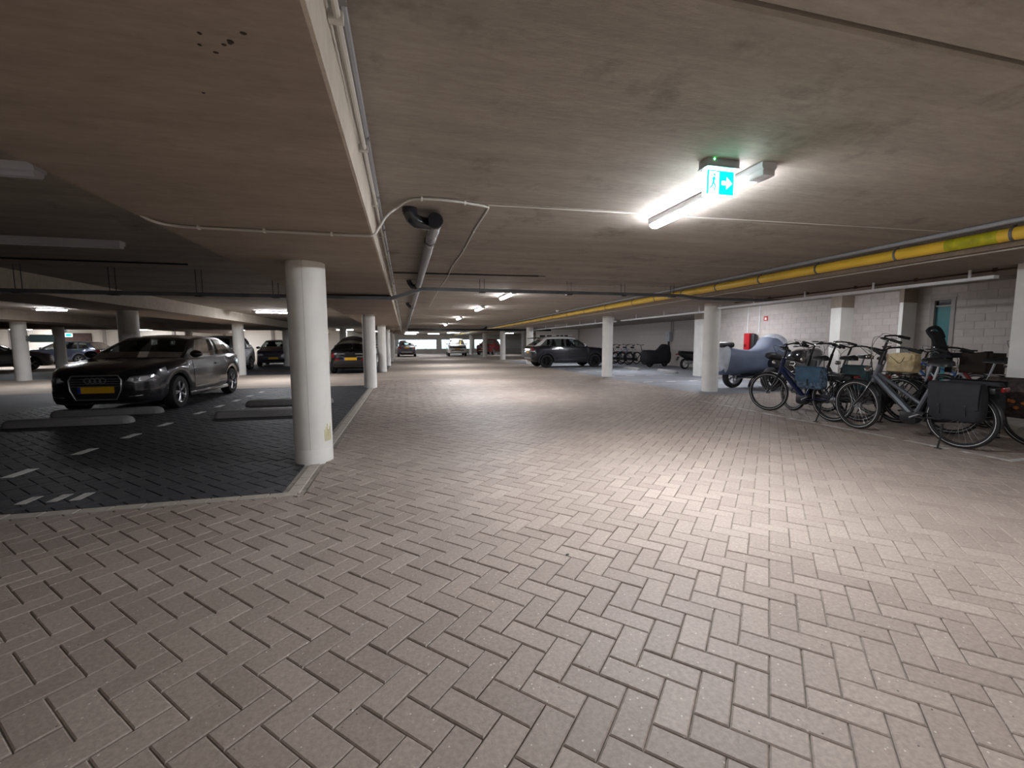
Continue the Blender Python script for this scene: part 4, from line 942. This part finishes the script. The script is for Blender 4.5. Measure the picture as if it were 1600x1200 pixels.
# ================================================================== BICYCLES
def bike_wheel_meshes(r, _c={}):
    if r in _c: return _c[r]
    ring = lambda R_, n=40: [(R_ * cos(2 * pi * i / n), 0, R_ * sin(2 * pi * i / n)) for i in range(n)]
    t = MB().tube(ring(r - .021), .021, 8, True).mesh('tyre', 'rubber')
    st = MB(); n = 40
    for y in (-.0195, .0195):
        a = [(R_ * cos(2 * pi * i / n), y, R_ * sin(2 * pi * i / n)) for R_ in (r - .036, r - .030) for i in range(n)]
        st.add(a, [(i, (i + 1) % n, n + (i + 1) % n, n + i) for i in range(n)])
    st = st.mesh('reflex_stripe', 'reflex')
    rim = MB().lathe([(r - .060, -.010), (r - .042, -.012), (r - .038, 0), (r - .042, .012), (r - .060, .010), (r - .060, -.010)], axis='y', n=40).mesh('rim', 'black_plastic')
    sp = MB()
    for i in range(28):
        a = 2 * pi * i / 28; b_ = a + (.5 if i % 2 else -.5); y = .026 * (1 if i % 4 < 2 else -1)
        sp.tube([(.022 * cos(b_), y, .022 * sin(b_)), ((r - .055) * cos(a), 0, (r - .055) * sin(a))], .0013, 4, caps=False)
    sp = sp.mesh('spokes', 'spoke')
    hub = MB().lathe([(0, -.05), (.012, -.05), (.03, -.032), (.03, -.02), (.018, -.012), (.018, .012), (.03, .02), (.03, .032), (.012, .05), (0, .05)], axis='y', n=16).mesh('hub', 'steel')
    _c[r] = (t, st, rim, sp, hub); return _c[r]
def bike(loc, heading, label, frame='step', fm='bike_black', r=.345, wb=1.13, bar='tour', lean=.05, steer=.0, rack=True, guard=True, stand=True, group=None, fat=1.0, sad=.98, bh_=1.12, lite=False, battery=False, crate=None):
    root = empty('bicycle', loc, heading, label=label, cat='bicycle', group=group)
    root.rotation_euler = (lean, 0, heading)          # leans onto its stand
    t, st, rim, sp, hub = bike_wheel_meshes(r)
    head_t = Vector((wb - .30, 0, bh_ - .20)); head_b = Vector((wb - .225, 0, .70)); ax = (head_t - head_b).normalized()
    Rz = Matrix.Rotation(steer, 3, ax)
    def S(p): return Rz @ (Vector(p) - head_b) + head_b
    def wheel(nm, c, rot):
        w_ = obj(nm, t, root, c, rot); obj('rim', rim, w_); obj('hub', hub, w_); obj('spokes', sp, w_)
        if not lite: obj('reflex_stripe', st, w_)
    wheel('rear_wheel', (0, 0, r), (0, 0, 0)); wheel('front_wheel', tuple(S((wb, 0, r))), (0, 0, steer))
    bbk = Vector((.46, 0, .29)); seat_t = Vector((.30, 0, .66))
    f = MB(); q = .019 * fat
    f.tube([bbk, lerp(bbk, seat_t, 1.05)], q, 8)
    if frame == 'step':
        f.tube(smooth_path([head_b + Vector((0, 0, .08)), head_b + Vector((-.12, 0, -.08)), (.62, 0, .38), bbk + Vector((.02, 0, .01))], 4), q * 1.35, 8)
    elif frame == 'low':
        f.tube([head_b + Vector((0, 0, .08)), bbk + Vector((.02, 0, .02))], q * 1.5, 8); f.tube([head_b + Vector((-.01, 0, .13)), lerp(bbk, seat_t, .45)], q * .9, 8)
    else:
        f.tube([head_b + Vector((0, 0, .03)), bbk], q * 1.2, 8); f.tube([head_t + Vector((.01, 0, -.03)), seat_t], q, 8)
    for y in (-.055, .055):
        f.tube([bbk + Vector((0, y * .6, 0)), (0, y, r)], .010, 6); f.tube([seat_t + Vector((0, y * .3, -.03)), (0, y, r)], .008, 6)
    f.tube([head_b - ax * .01, head_t], .024 * fat, 10); f.build('frame', fm, root)
    k = MB()
    for y in (-.055, .055): k.tube([S(head_b + Vector((.0, y * .7, -.01))), S((wb - .13, y, .50)), S((wb - .005, y, r))], [.016, .014, .010], 6)
    k.build('fork', 'bike_black', root)
    hb = MB(); stem = head_t + Vector((.0, 0, .0)); top_ = S(Vector((wb - .36, 0, bh_ - .02)))
    hb.tube([stem, top_], .016, 8)
    if bar == 'tour': pts = [(-.20, -.30), (-.04, -.24), (.05, -.12), (.02, 0), (.05, .12), (-.04, .24), (-.20, .30)]; zz = [-.03, .03, .03, 0, .03, .03, -.03]
    else: pts = [(-.05, -.30), (-.02, -.15), (0, 0), (-.02, .15), (-.05, .30)]; zz = [.03, .02, 0, .02, .03]
    P_ = [Vector((wb - .35 + a, b_, bh_ - .02 + z)) for (a, b_), z in zip(pts, zz)]; P_ = [S(p) for p in P_]
    hb.tube(smooth_path(P_, 3), .013, 8); h_ = hb.build('handlebar', 'bike_black', root)
    for a, b_ in ((P_[0], P_[1]), (P_[-1], P_[-2])): MB().tube([a, lerp(a, b_, .75)], .021, 8).build('grip', 'rubber', h_)
    if not lite:
        for i, j in ((1, -1), (-2, 1)):
            MB().tube([lerp(P_[i], P_[i - j if i == 1 else i + 1], .15), P_[i] + Vector((.05, 0, -.03)), lerp(P_[0 if i == 1 else -1], P_[i], .4) + Vector((.05, 0, -.03))], .006, 6).build('brake_lever', 'steel', h_)
            MB().tube(smooth_path([P_[i] + Vector((.03, 0, 0)), P_[i] + Vector((.16, 0, .03)), S(head_t + Vector((.13, 0, .06))), S(head_b + Vector((.05, 0, .0)))], 4), .003, 5).build('brake_cable', 'black_plastic', h_)
        MB().rbox(S((wb - .36, 0, bh_ + .03)), (.06, .09, .02), .008).build('display', 'black_plastic', h_)
    sd = MB(); sz = sad
    V = []; prof = [(-.12, .05, .04), (-.09, .075, .06), (-.02, .06, .055), (.05, .033, .045), (.115, .02, .035), (.13, .01, .02)]
    for x, y, h in prof:
        for a, b_ in ((-1, -.5), (-.8, .6), (0, 1), (.8, .6), (1, -.5)): V.append((.22 + x, y * a, sz + h * b_ - .02))
    F = [(i * 5 + j, i * 5 + (j + 1) % 5, (i + 1) * 5 + (j + 1) % 5, (i + 1) * 5 + j) for i in range(5) for j in range(5)] + [(0, 1, 2, 3, 4), (25, 26, 27, 28, 29)]
    sd.add(V, F); sd.build('saddle', 'leather', root, 60)
    MB().tube([seat_t, (.225, 0, sz - .03)], .014, 8).build('seat_post', 'steel', root)
    if guard:
        for nm, c, a0, a1, s_ in (('rear_mudguard', Vector((0, 0, r)), -.05, 1.05, 0), ('front_mudguard', Vector((wb, 0, r)), .15, .95, 1)):
            g = MB(); V = []; n = 18
            for i in range(n + 1):
                a = pi * lerp(a0, a1, i / n)
                for y, dr in ((-.028, .012), (-.018, .022), (.018, .022), (.028, .012)):
                    p = c + Vector((-(r + dr) * cos(a), y, (r + dr) * sin(a))); V.append(S(p) if s_ else p)
            g.add(V, [(i * 4 + j, i * 4 + j + 1, i * 4 + 5 + j, i * 4 + 4 + j) for i in range(n) for j in range(3)]); g.build(nm, 'bike_black', root)
    cr = MB().lathe([(.0, -.05), (.085, -.05), (.088, -.045), (0, -.044)], (bbk.x, 0, bbk.z), 'y', 24); cr.tube([bbk + Vector((0, -.075, 0)), bbk + Vector((.15, -.075, -.08))], .011, 6).tube([bbk + Vector((0, .075, 0)), bbk + Vector((-.15, .075, .08))], .011, 6).tube([bbk + Vector((0, -.075, 0)), bbk + Vector((0, .075, 0))], .014, 6)
    c_ = cr.build('crank', 'steel', root)
    for sg_ in (-1, 1): MB().rbox(bbk + Vector((-.15 * sg_, .12 * sg_, .08 * sg_)), (.09, .08, .022), .006).build('pedal', 'black_plastic', c_)
    MB().prism([(-.06, r - .05), (bbk.x + .1, bbk.z - .085), (bbk.x + .12, bbk.z), (bbk.x + .08, bbk.z + .09), (-.04, r + .05), (-.08, r)], -.062, -.048, 'y').build('chain_guard', 'black_plastic', root)
    if battery: MB().rbox(bbk + Vector((.05, 0, -.01)), (.20, .10, .16), .04).build('motor', 'black_plastic', root)
    if rack:
        b_ = MB()
        for y in (-.06, .06): b_.tube([(.18, y * .6, .70), (.12, y, .735), (-.33, y, .735)], .007, 6).tube([(-.02, y, .735), (0, y, r)], .006, 6).tube([(-.22, y, .735), (0, y, r)], .006, 6)
        for x in (.1, -.05, -.2, -.33): b_.tube([(x, -.06, .735), (x, .06, .735)], .006, 6)
        rk = b_.build('rear_rack', 'bike_black', root); MB().rbox((-.36, 0, .71), (.03, .10, .05), .01).build('tail_light', 'tail_red', rk)
        if battery: MB().rbox((-.12, 0, .69), (.38, .11, .07), .02).build('battery', 'black_plastic', root)
    MB().lathe([(0, .05), (.035, .05), (.04, .03), (.028, -.01), (0, -.015)], tuple(S((wb - .16, 0, bh_ - .28))), 'x', 14).build('headlight', 'chrome', root)
    if stand:
        s_ = MB().tube([(.14, .05, .26), (.10, .13, .13), (.06, .24, .012)], [.013, .011, .010], 6).rbox((.05, .25, .010), (.07, .03, .016), .005).build('kickstand', 'black_plastic', root)
    if crate:
        cb = MB(); x0 = wb - .02
        cb.box(x0 - .02, x0 + .28, -.2, -.188, .77, 1.06).box(x0 - .02, x0 + .28, .188, .2, .77, 1.06).box(x0 - .02, x0 - .008, -.2, .2, .77, 1.06).box(x0 + .268, x0 + .28, -.2, .2, .77, 1.06)
        cb.box(x0 - .02, x0 + .28, -.2, .2, .77, .785); cb.build('basket', crate, root, 0)
    return root
def on(root, p): return root.matrix_basis @ Vector(p)
def bag(root, p, size, mats, label, flap=True, buckles=2, name='pannier', side=1, tilt=0):
    """a pannier hung at local point p of a bicycle; its outer face points to the local side"""
    o = empty(name, on(root, p), 0, label=label, cat='bag'); o.rotation_euler = (root.rotation_euler[0], tilt, root.rotation_euler[2])
    sx, sy, sz = size; b = MB(); V = []; lv = [(-.5, .84, .75), (-.42, .96, 1.0), (-.1, 1, 1.1), (.25, .98, 1.0), (.45, .95, .85), (.5, .88, .7)]
    ring = [(-1, -.7), (-.8, -1), (0, -1.02), (.8, -1), (1, -.7), (1, .7), (.8, 1), (0, 1.04), (-.8, 1), (-1, .7)]
    for h, kx, ky in lv: V += [(sx / 2 * kx * a, sy / 2 * ky * c, sz * h) for a, c in ring]
    k = len(ring); F = [(i * k + j, i * k + (j + 1) % k, (i + 1) * k + (j + 1) % k, (i + 1) * k + j) for i in range(5) for j in range(k)] + [tuple(range(k)), tuple(5 * k + j for j in range(k))]
    b.add(V, F); b.build('bag_body', mats[0], o, 50)
    if flap:
        f = MB(); y = sy / 2 * side; n = 8; V = []
        pts = [(0, .53), (y * .8, .525), (y * 1.10, .46), (y * 1.18, .2), (y * 1.2, -.12), (y * 1.14, -.20)]
        for i in range(n + 1):
            t = -1 + 2 * i / n
            for yy, zz in pts: V.append((sx / 2 * t * (1.0 if zz > .3 else .97), yy, sz * (zz + (.05 * abs(t)**3 if zz < 0 else 0))))
        m_ = len(pts); f.add(V, [(i * m_ + j, (i + 1) * m_ + j, (i + 1) * m_ + j + 1, i * m_ + j + 1) for i in range(n) for j in range(m_ - 1)])
        fl = f.build('flap', mats[1], o, 50)
        for i in range(buckles):
            x = sx * (.25 if buckles == 2 else 0) * (1 if i else -1)
            MB().rbox((x, y * 1.22, -sz * .10), (.03, .012, .035), .004).build('buckle', 'black_plastic', fl); MB().box(x - .01, x + .01, y * 1.16, y * 1.19 + .002 * side, -sz * .34, -sz * .12).build('strap', 'black_plastic', fl, 0)
    return o
H90 = pi / 2
b4 = bike((6.16, 3.44, 0), H90, 'grey low step bicycle in front, with a black pannier and kickstand out', 'low', 'bike_grey', wb=1.17, fat=1.45, bh_=1.13, lean=-.05, steer=-.12, battery=True)
bag(b4, (-.04, .14, .56), (.47, .15, .42), ('bag_black', 'bag_black'), 'black canvas pannier with two buckles on the front grey bicycle')
bag(b4, (-.04, -.14, .56), (.47, .13, .42), ('bag_black', 'bag_black'), 'second black pannier on the far side of the grey bicycle', side=-1)
b1 = bike((6.37, 5.13, 0), H90, 'dark blue low step bicycle farthest along the painted line, with blue bags', 'low', 'bike_blue', wb=1.17, fat=1.5, bh_=1.16, lean=-.05, steer=.3, battery=True)
bag(b1, (.24, .13, .67), (.44, .15, .34), ('bag_print', 'bag_blue'), 'blue patterned pannier with plain blue flap on the dark blue bicycle', buckles=1)
b2 = bike((6.76, 5.04, 0), H90 + .03, 'black bicycle just behind the dark blue one', 'step', 'bike_black', wb=1.15, bh_=1.2, lean=.03, steer=-.25)
bag(b2, (-.05, .15, .68), (.36, .14, .36), ('bag_green', 'bag_green'), 'dark green pannier beside the blue patterned pannier', buckles=0)
b3 = bike((7.62, 5.45, 0), H90 - .05, 'black bicycle between the motorcycles and the green pannier', 'step', 'bike_black', wb=1.12, bh_=1.2, lean=.03, steer=.3)
b5 = bike((6.98, 4.02, 0), H90 + .04, 'black bicycle with upright bars behind the grey bicycle', 'step', 'bike_black', wb=1.14, bh_=1.28, lean=-.03, steer=.4)
b6 = bike((7.2, 4.80, 0), H90 + .02, 'black bicycle carrying a yellow bag on its rack', 'step', 'bike_black', wb=1.12, bh_=1.15, lean=.03, steer=-.2)
yb = empty('shopping_bag', on(b6, (-.02, 0, .905)), H90, label='crumpled yellow bag lying on a bicycle rack', cat='bag')
V = []; n1 = 9; rnd = random.Random(4)
g = MB(); g.rbox((0, 0, 0), (.36, .24, .29), .06, 3)
g.v = [(x * (1 - .18 * (z + .15)) + rnd.uniform(-.008, .008), y * (1 - .5 * max(z, 0)) + rnd.uniform(-.008, .008), z + .03 * sin(9 * x + 2) * (z > 0) + rnd.uniform(-.006, .006)) for x, y, z in g.v]
g.build('bag_body', 'bag_yellow', yb, 25)
MB().prism([(-.175, .13), (.165, .14), (.15, .03), (.02, -.02), (-.16, .05)], .118, .126, 'y').build('bag_flap', 'bag_yellow', yb, 0)
MB().tube(smooth_path([(-.1, .12, .12), (-.04, .135, .0), (.05, .13, .06), (.12, .12, .12)], 4), .004, 5).build('bag_string', 'leather', yb)
b7 = bike((7.5, 3.66, 0), H90 + .1, 'black bicycle with a front child seat before the teal door', 'step', 'bike_grey', wb=1.12, bh_=1.12, lean=.0)
cs = empty('child_seat', on(b7, (.72, 0, .98)), H90 + .1, label='black child bicycle seat with tall back before the teal door', cat='child seat')
MB().rbox((0, 0, .05), (.24, .26, .07), .03).build('seat_shell', 'bag_black', cs)
MB().rbox((.10, 0, .22), (.05, .27, .36), .025, 2, Matrix.Rotation(.3, 3, 'Y')).build('seat_back', 'bag_black', cs)
MB().tube(smooth_path([(.12, .13, .30), (.17, .15, .40), (.16, 0, .45), (.17, -.15, .40), (.12, -.13, .30)], 3), .025, 8).build('head_guard', 'bag_black', cs)
for y in (-.14, .14): MB().rbox((.04, y, -.08), (.08, .04, .24), .015).build('foot_rest', 'black_plastic', cs)
b8 = bike((8.55, 4.05, 0), H90 - .08, 'white and blue mountain bicycle deep in the bicycle row', 'diamond', 'bike_white', wb=1.08, bar='flat', bh_=1.05, sad=.95, rack=False, guard=False, lean=.04)
MB().tube([(.80, .004, .73), (.60, .004, .47)], .0265, 8).build('frame_decal', 'bike_redpaint', b8); MB().tube([(.83, .004, .78), (.81, .004, .745)], .0265, 8).build('frame_decal', 'bike_skyblue', b8)
b9 = bike((8.0, 3.05, 0), H90 + .05, 'black bicycle with a front basket near the pale column', 'step', 'bike_black', wb=1.12, bh_=1.18, lean=.03, crate='wicker')
b10 = bike((9.1, 3.6, 0), H90, 'black mountain bicycle farthest in towards the block wall', 'diamond', 'bike_black', wb=1.08, bar='flat', bh_=1.1, rack=False, lean=.03)
b12 = bike((9.4, 5.1, 0), H90 + .06, 'blue framed bicycle deep in the row before the teal door', 'diamond', 'bike_skyblue', wb=1.08, bar='flat', bh_=1.05, rack=False, lean=.03)
b11 = bike((6.95, 3.18, 0), -H90 - .03, 'black bicycle with floral panniers cut off by the picture edge', 'step', 'bike_black', wb=1.14, bh_=1.12, lean=.04)
fb_ = bag(b11, (-.12, -.15, .58), (.46, .16, .44), ('bag_floral', 'bag_floral'), 'dark floral pannier cut off by the picture edge', buckles=0, side=-1)
for i in range(9):
    MB().ell((random.uniform(-.18, .18), -.108, random.uniform(-.14, .02)), (.028, .006, .02), 8, 5).build('flower_print', 'floral_orange', fb_)
# far bicycles by the wall
far_specs = [('step', 'bike_black', 'black'), ('diamond', 'bike_white', 'white'), ('diamond', 'bike_skyblue', 'light blue'), ('step', 'bike_white', 'pale'), ('step', 'bike_grey', 'grey')]
for i, (fr_, fm, cn) in enumerate(far_specs):
    bike((11.9 + .05 * i, 24.6 - i * .75, 0), .12 + .05 * (i % 2), f'{cn} bicycle in the far row against the wall, {"first second third fourth fifth".split()[i]} from the crossover', fr_, fm, rack=i != 2, lean=.04, lite=True, group='far bicycles by the wall', bar='tour' if i % 2 else 'flat')

# ================================================================== MOTORCYCLES
def moto_wheel(name, x, r, wd, root, rimm='alloy_dark'):
    w_ = MB().lathe([(r * .68, -wd / 2), (r * .85, -wd / 2 - .004), (r * .97, -wd / 4), (r, 0), (r * .97, wd / 4), (r * .85, wd / 2 + .004), (r * .68, wd / 2), (r * .68, -wd / 2)], axis='y', n=32).build(name, 'rubber', root, loc=(x, 0, r))
    b = MB().lathe([(r * .6, -wd * .4), (r * .7, -wd * .4), (r * .7, wd * .4), (r * .6, wd * .4), (r * .6, -wd * .4)], axis='y', n=28)
    for k in range(5):
        a = 2 * pi * k / 5
        for o_ in (-.12, .12): b.tube([(r * .12 * cos(a), 0, r * .12 * sin(a)), (r * .64 * cos(a + o_), 0, r * .64 * sin(a + o_))], .012, 6)
    b.cyl((0, -.05, 0), (0, .05, 0), r * .16, 14); b.build('rim', rimm, w_); return w_
def loft(secs, m=14):
    """secs: (x, half width, z low, z high, squareness) -> closed shell"""
    V = []; F = []
    for x, hw, z0, z1, sq in secs:
        for j in range(m):
            a = 2 * pi * j / m; c, s = cos(a), sin(a); e = 2 / sq
            V.append((x, hw * math.copysign(abs(c)**e, c), (z0 + z1) / 2 + (z1 - z0) / 2 * math.copysign(abs(s)**e, s)))
    for i in range(len(secs) - 1): F += [(i * m + j, i * m + (j + 1) % m, (i + 1) * m + (j + 1) % m, (i + 1) * m + j) for j in range(m)]
    F += [tuple(range(m)), tuple((len(secs) - 1) * m + j for j in range(m))]
    return MB().add(V, F)
# covered motorcycle, nose to the wall
mc = empty('motorcycle', (9.25, 9.72, 0), 0, label='motorcycle wrapped in a blue grey cover beside the round white column', cat='motorcycle')
moto_wheel('rear_wheel', -.68, .31, .16, mc, 'alloy'); moto_wheel('front_wheel', .80, .31, .12, mc, 'alloy')
MB().rbox((0, 0, .42), (.7, .34, .34), .06).build('engine', 'black_plastic', mc)
MB().tube([(-.68, .14, .31), (-.1, .14, .34)], .025).tube([(-.68, -.14, .31), (-.1, -.14, .34)], .025).tube([(.80, .09, .31), (.58, .09, .8)], .025).tube([(.80, -.09, .31), (.58, -.09, .8)], .025).build('fork_and_swingarm', 'steel', mc)
MB().tube([(-.75, -.2, .30), (-.2, -.2, .34)], [.055, .04], 10).build('exhaust', 'chrome', mc)
secs = [(-1.22, .18, .52, 1.02, 3), (-1.18, .26, .42, 1.10, 3), (-1.05, .32, .36, 1.14, 3), (-.85, .33, .37, 1.09, 3), (-.6, .32, .36, 1.04, 3), (-.35, .32, .38, 1.02, 3), (-.1, .34, .36, 1.02, 3), (.1, .36, .38, 1.08, 3), (.28, .40, .36, 1.24, 2.8), (.42, .44, .38, 1.38, 2.6), (.55, .42, .36, 1.43, 2.6), (.70, .36, .37, 1.38, 2.6), (.85, .28, .38, 1.18, 2.6), (1.0, .20, .42, .98, 2.6), (1.08, .10, .5, .85, 2.6)]
cv = loft(secs, 32)
def wrinkle(p):
    x, y, z = p; k = .018 * sin(17 * x + 6 * z) + .014 * sin(31 * x - 11 * z + 5 * y) + .05 * max(0, .75 - z) * sin(38 * x)
    return (x + .01 * sin(13 * z), y * (1 + k / .33), z + .008 * sin(14 * x + 9 * y))
cv.v = [wrinkle(p) for p in cv.v]; cvo = cv.build('cover', 'cover_blue', mc, 70)
tail = loft([(-1.235, .16, .54, 1.0, 3), (-1.215, .25, .46, 1.10, 3), (-1.10, .325, .40, 1.15, 3), (-1.06, .33, .72, 1.15, 3)], 24); tail.build('cover_tail', 'cover_silver', cvo, 60)
MB().rbox((-1.02, 0, 1.155), (.40, .42, .15), .06).build('top_case', 'black_plastic', mc)
hump = loft([(.40, .30, 1.0, 1.38, 2.4), (.55, .40, .95, 1.452, 2.4), (.72, .34, .9, 1.40, 2.4), (.86, .2, .85, 1.2, 2.4)], 20); hump.build('windscreen_cover', 'cover_silver', cvo, 60)
# black motorcycle with a white letter mark
m2 = empty('motorcycle', (9.6, 8.86, 0), .04, label='black motorcycle with a white letter mark on its side, behind the dark blue bicycle', cat='motorcycle')
moto_wheel('rear_wheel', -.66, .30, .17, m2); moto_wheel('front_wheel', .76, .30, .12, m2)
MB().rbox((.02, 0, .45), (.62, .36, .36), .07).build('engine', 'black_plastic', m2)
loft([(-.1, .10, .74, .86, 2.5), (.05, .17, .70, 1.0, 2.5), (.25, .2, .68, 1.06, 2.5), (.42, .15, .72, 1.02, 2.5), (.5, .06, .8, .95, 2.5)], 16).build('fuel_tank', 'car_black', m2, 60)
loft([(-.80, .09, .84, .96, 2.5), (-.72, .14, .80, .98, 2.5), (-.5, .16, .76, .93, 2.5), (-.25, .15, .74, .88, 2.5), (-.02, .1, .72, .86, 2.5)], 16).build('saddle', 'leather', m2, 60)
fr_ = loft([(.2, .14, .45, .95, 3), (.45, .2, .42, 1.05, 3), (.7, .2, .55, 1.08, 3), (.88, .12, .68, 1.02, 3), (.94, .05, .75, .92, 3)], 18).build('fairing', 'car_black', m2, 60)
sp_ = loft([(-.62, .17, .58, .80, 3), (-.4, .2, .50, .82, 3), (0, .21, .46, .76, 3), (.25, .18, .46, .72, 3)], 16).build('side_panel', 'car_black', m2, 60)
lt = MB(); z0 = .60
for p, q in (((-.33, .80), (-.20, .80)), ((-.20, .80), (-.17, .76)), ((-.17, .76), (-.20, .72)), ((-.20, .72), (-.29, .72)), ((-.24, .72), (-.16, .64)), ((-.33, .75), (-.33, .72))): lt.tube([(p[0], -.215, p[1] - .07), (q[0], -.215, q[1] - .07)], .009, 5)
lt.build('letter_mark', 'column_paint', sp_)
MB().tube([(.76, .08, .30), (.55, .08, .85)], .026).tube([(.76, -.08, .30), (.55, -.08, .85)], .026).build('front_fork', 'steel', m2)
h_ = MB().tube([(.42, -.36, 1.10), (.5, -.2, 1.12), (.52, 0, 1.08), (.5, .2, 1.12), (.42, .36, 1.10)], .014).build('handlebar', 'black_plastic', m2)
for y in (-.3, .3): MB().ell((.5, y * 1.1, 1.2), (.03, .07, .045)).build('mirror', 'black_plastic', h_); MB().tube([(-.66, y * .4, .30), (-.1, y * .4, .38)], .025).build('swingarm', 'steel', m2)
MB().tube([(-.8, -.22, .42), (-.2, -.22, .34)], [.06, .045], 10).build('exhaust', 'steel', m2)
MB().tube([(0, .15, .3), (-.02, .32, .012)], .014, 6).build('side_stand', 'steel', m2)
# scooter
sc = empty('scooter', (13.1, 17.35, 0), .12, label='dark motor scooter with white rear wheel beside the square pillar', cat='scooter')
moto_wheel('rear_wheel', -.55, .25, .12, sc, 'column_paint'); moto_wheel('front_wheel', .62, .25, .11, sc, 'column_paint')
loft([(-.9, .06, .66, .80, 2.5), (-.7, .15, .56, .80, 2.5), (-.35, .18, .42, .76, 2.5), (-.05, .16, .30, .70, 2.5), (.0, .1, .3, .5, 2.5)], 16).build('rear_body', 'car_black', sc, 60)
loft([(-.85, .1, .78, .86, 2.5), (-.5, .15, .72, .84, 2.5), (-.1, .13, .70, .82, 2.5), (.0, .05, .70, .78, 2.5)], 14).build('saddle', 'leather', sc, 60)
MB().rbox((.18, 0, .30), (.44, .32, .06), .02).build('footboard', 'black_plastic', sc)
loft([(.34, .18, .30, .92, 3), (.44, .2, .32, .98, 3), (.52, .16, .42, .98, 3), (.58, .08, .5, .85, 3)], 16).build('leg_shield', 'car_black', sc, 60)
h_ = MB().tube([(.34, -.32, 1.06), (.42, 0, 1.02), (.34, .32, 1.06)], .014).cyl((.42, 0, 1.02), (.46, 0, .9), .03).build('handlebar', 'black_plastic', sc)
for y in (-.26, .26): MB().tube([(.38, y, 1.05), (.40, y * 1.1, 1.24)], .006, 5).ell((.40, y * 1.1, 1.27), (.015, .06, .04)).build('mirror', 'chrome', h_)
MB().tube([(.62, .08, .25), (.5, .05, .62)], .022).tube([(.62, -.08, .25), (.5, -.05, .62)], .022).build('front_fork', 'steel', sc)
MB().rbox((-.98, 0, .70), (.05, .16, .06), .015).build('tail_light', 'tail_red', sc); MB().rbox((-.95, 0, .50), (.02, .14, .2), .006, 1, Matrix.Rotation(.5, 3, 'Y')).build('rear_fender', 'black_plastic', sc)
MB().rbox((-.42, -.16, .32), (.4, .1, .14), .04).build('engine', 'alloy', sc)
# dark covered moped
m3 = empty('moped', (12.4, 19.3, 0), .3, label='black covered moped between the far bicycles and the scooter', cat='moped')
moto_wheel('rear_wheel', -.5, .25, .11, m3); moto_wheel('front_wheel', .6, .25, .10, m3)
cv = loft([(-.98, .12, .35, .78, 3), (-.9, .22, .22, .86, 3), (-.5, .27, .16, .88, 3), (0, .27, .16, .84, 3), (.3, .33, .16, 1.0, 3), (.5, .36, .14, 1.16, 3), (.7, .3, .14, 1.12, 3), (.86, .16, .2, .9, 3)], 22)
cv.v = [wrinkle(p) for p in cv.v]; cv.build('cover', 'bag_black', m3, 60)
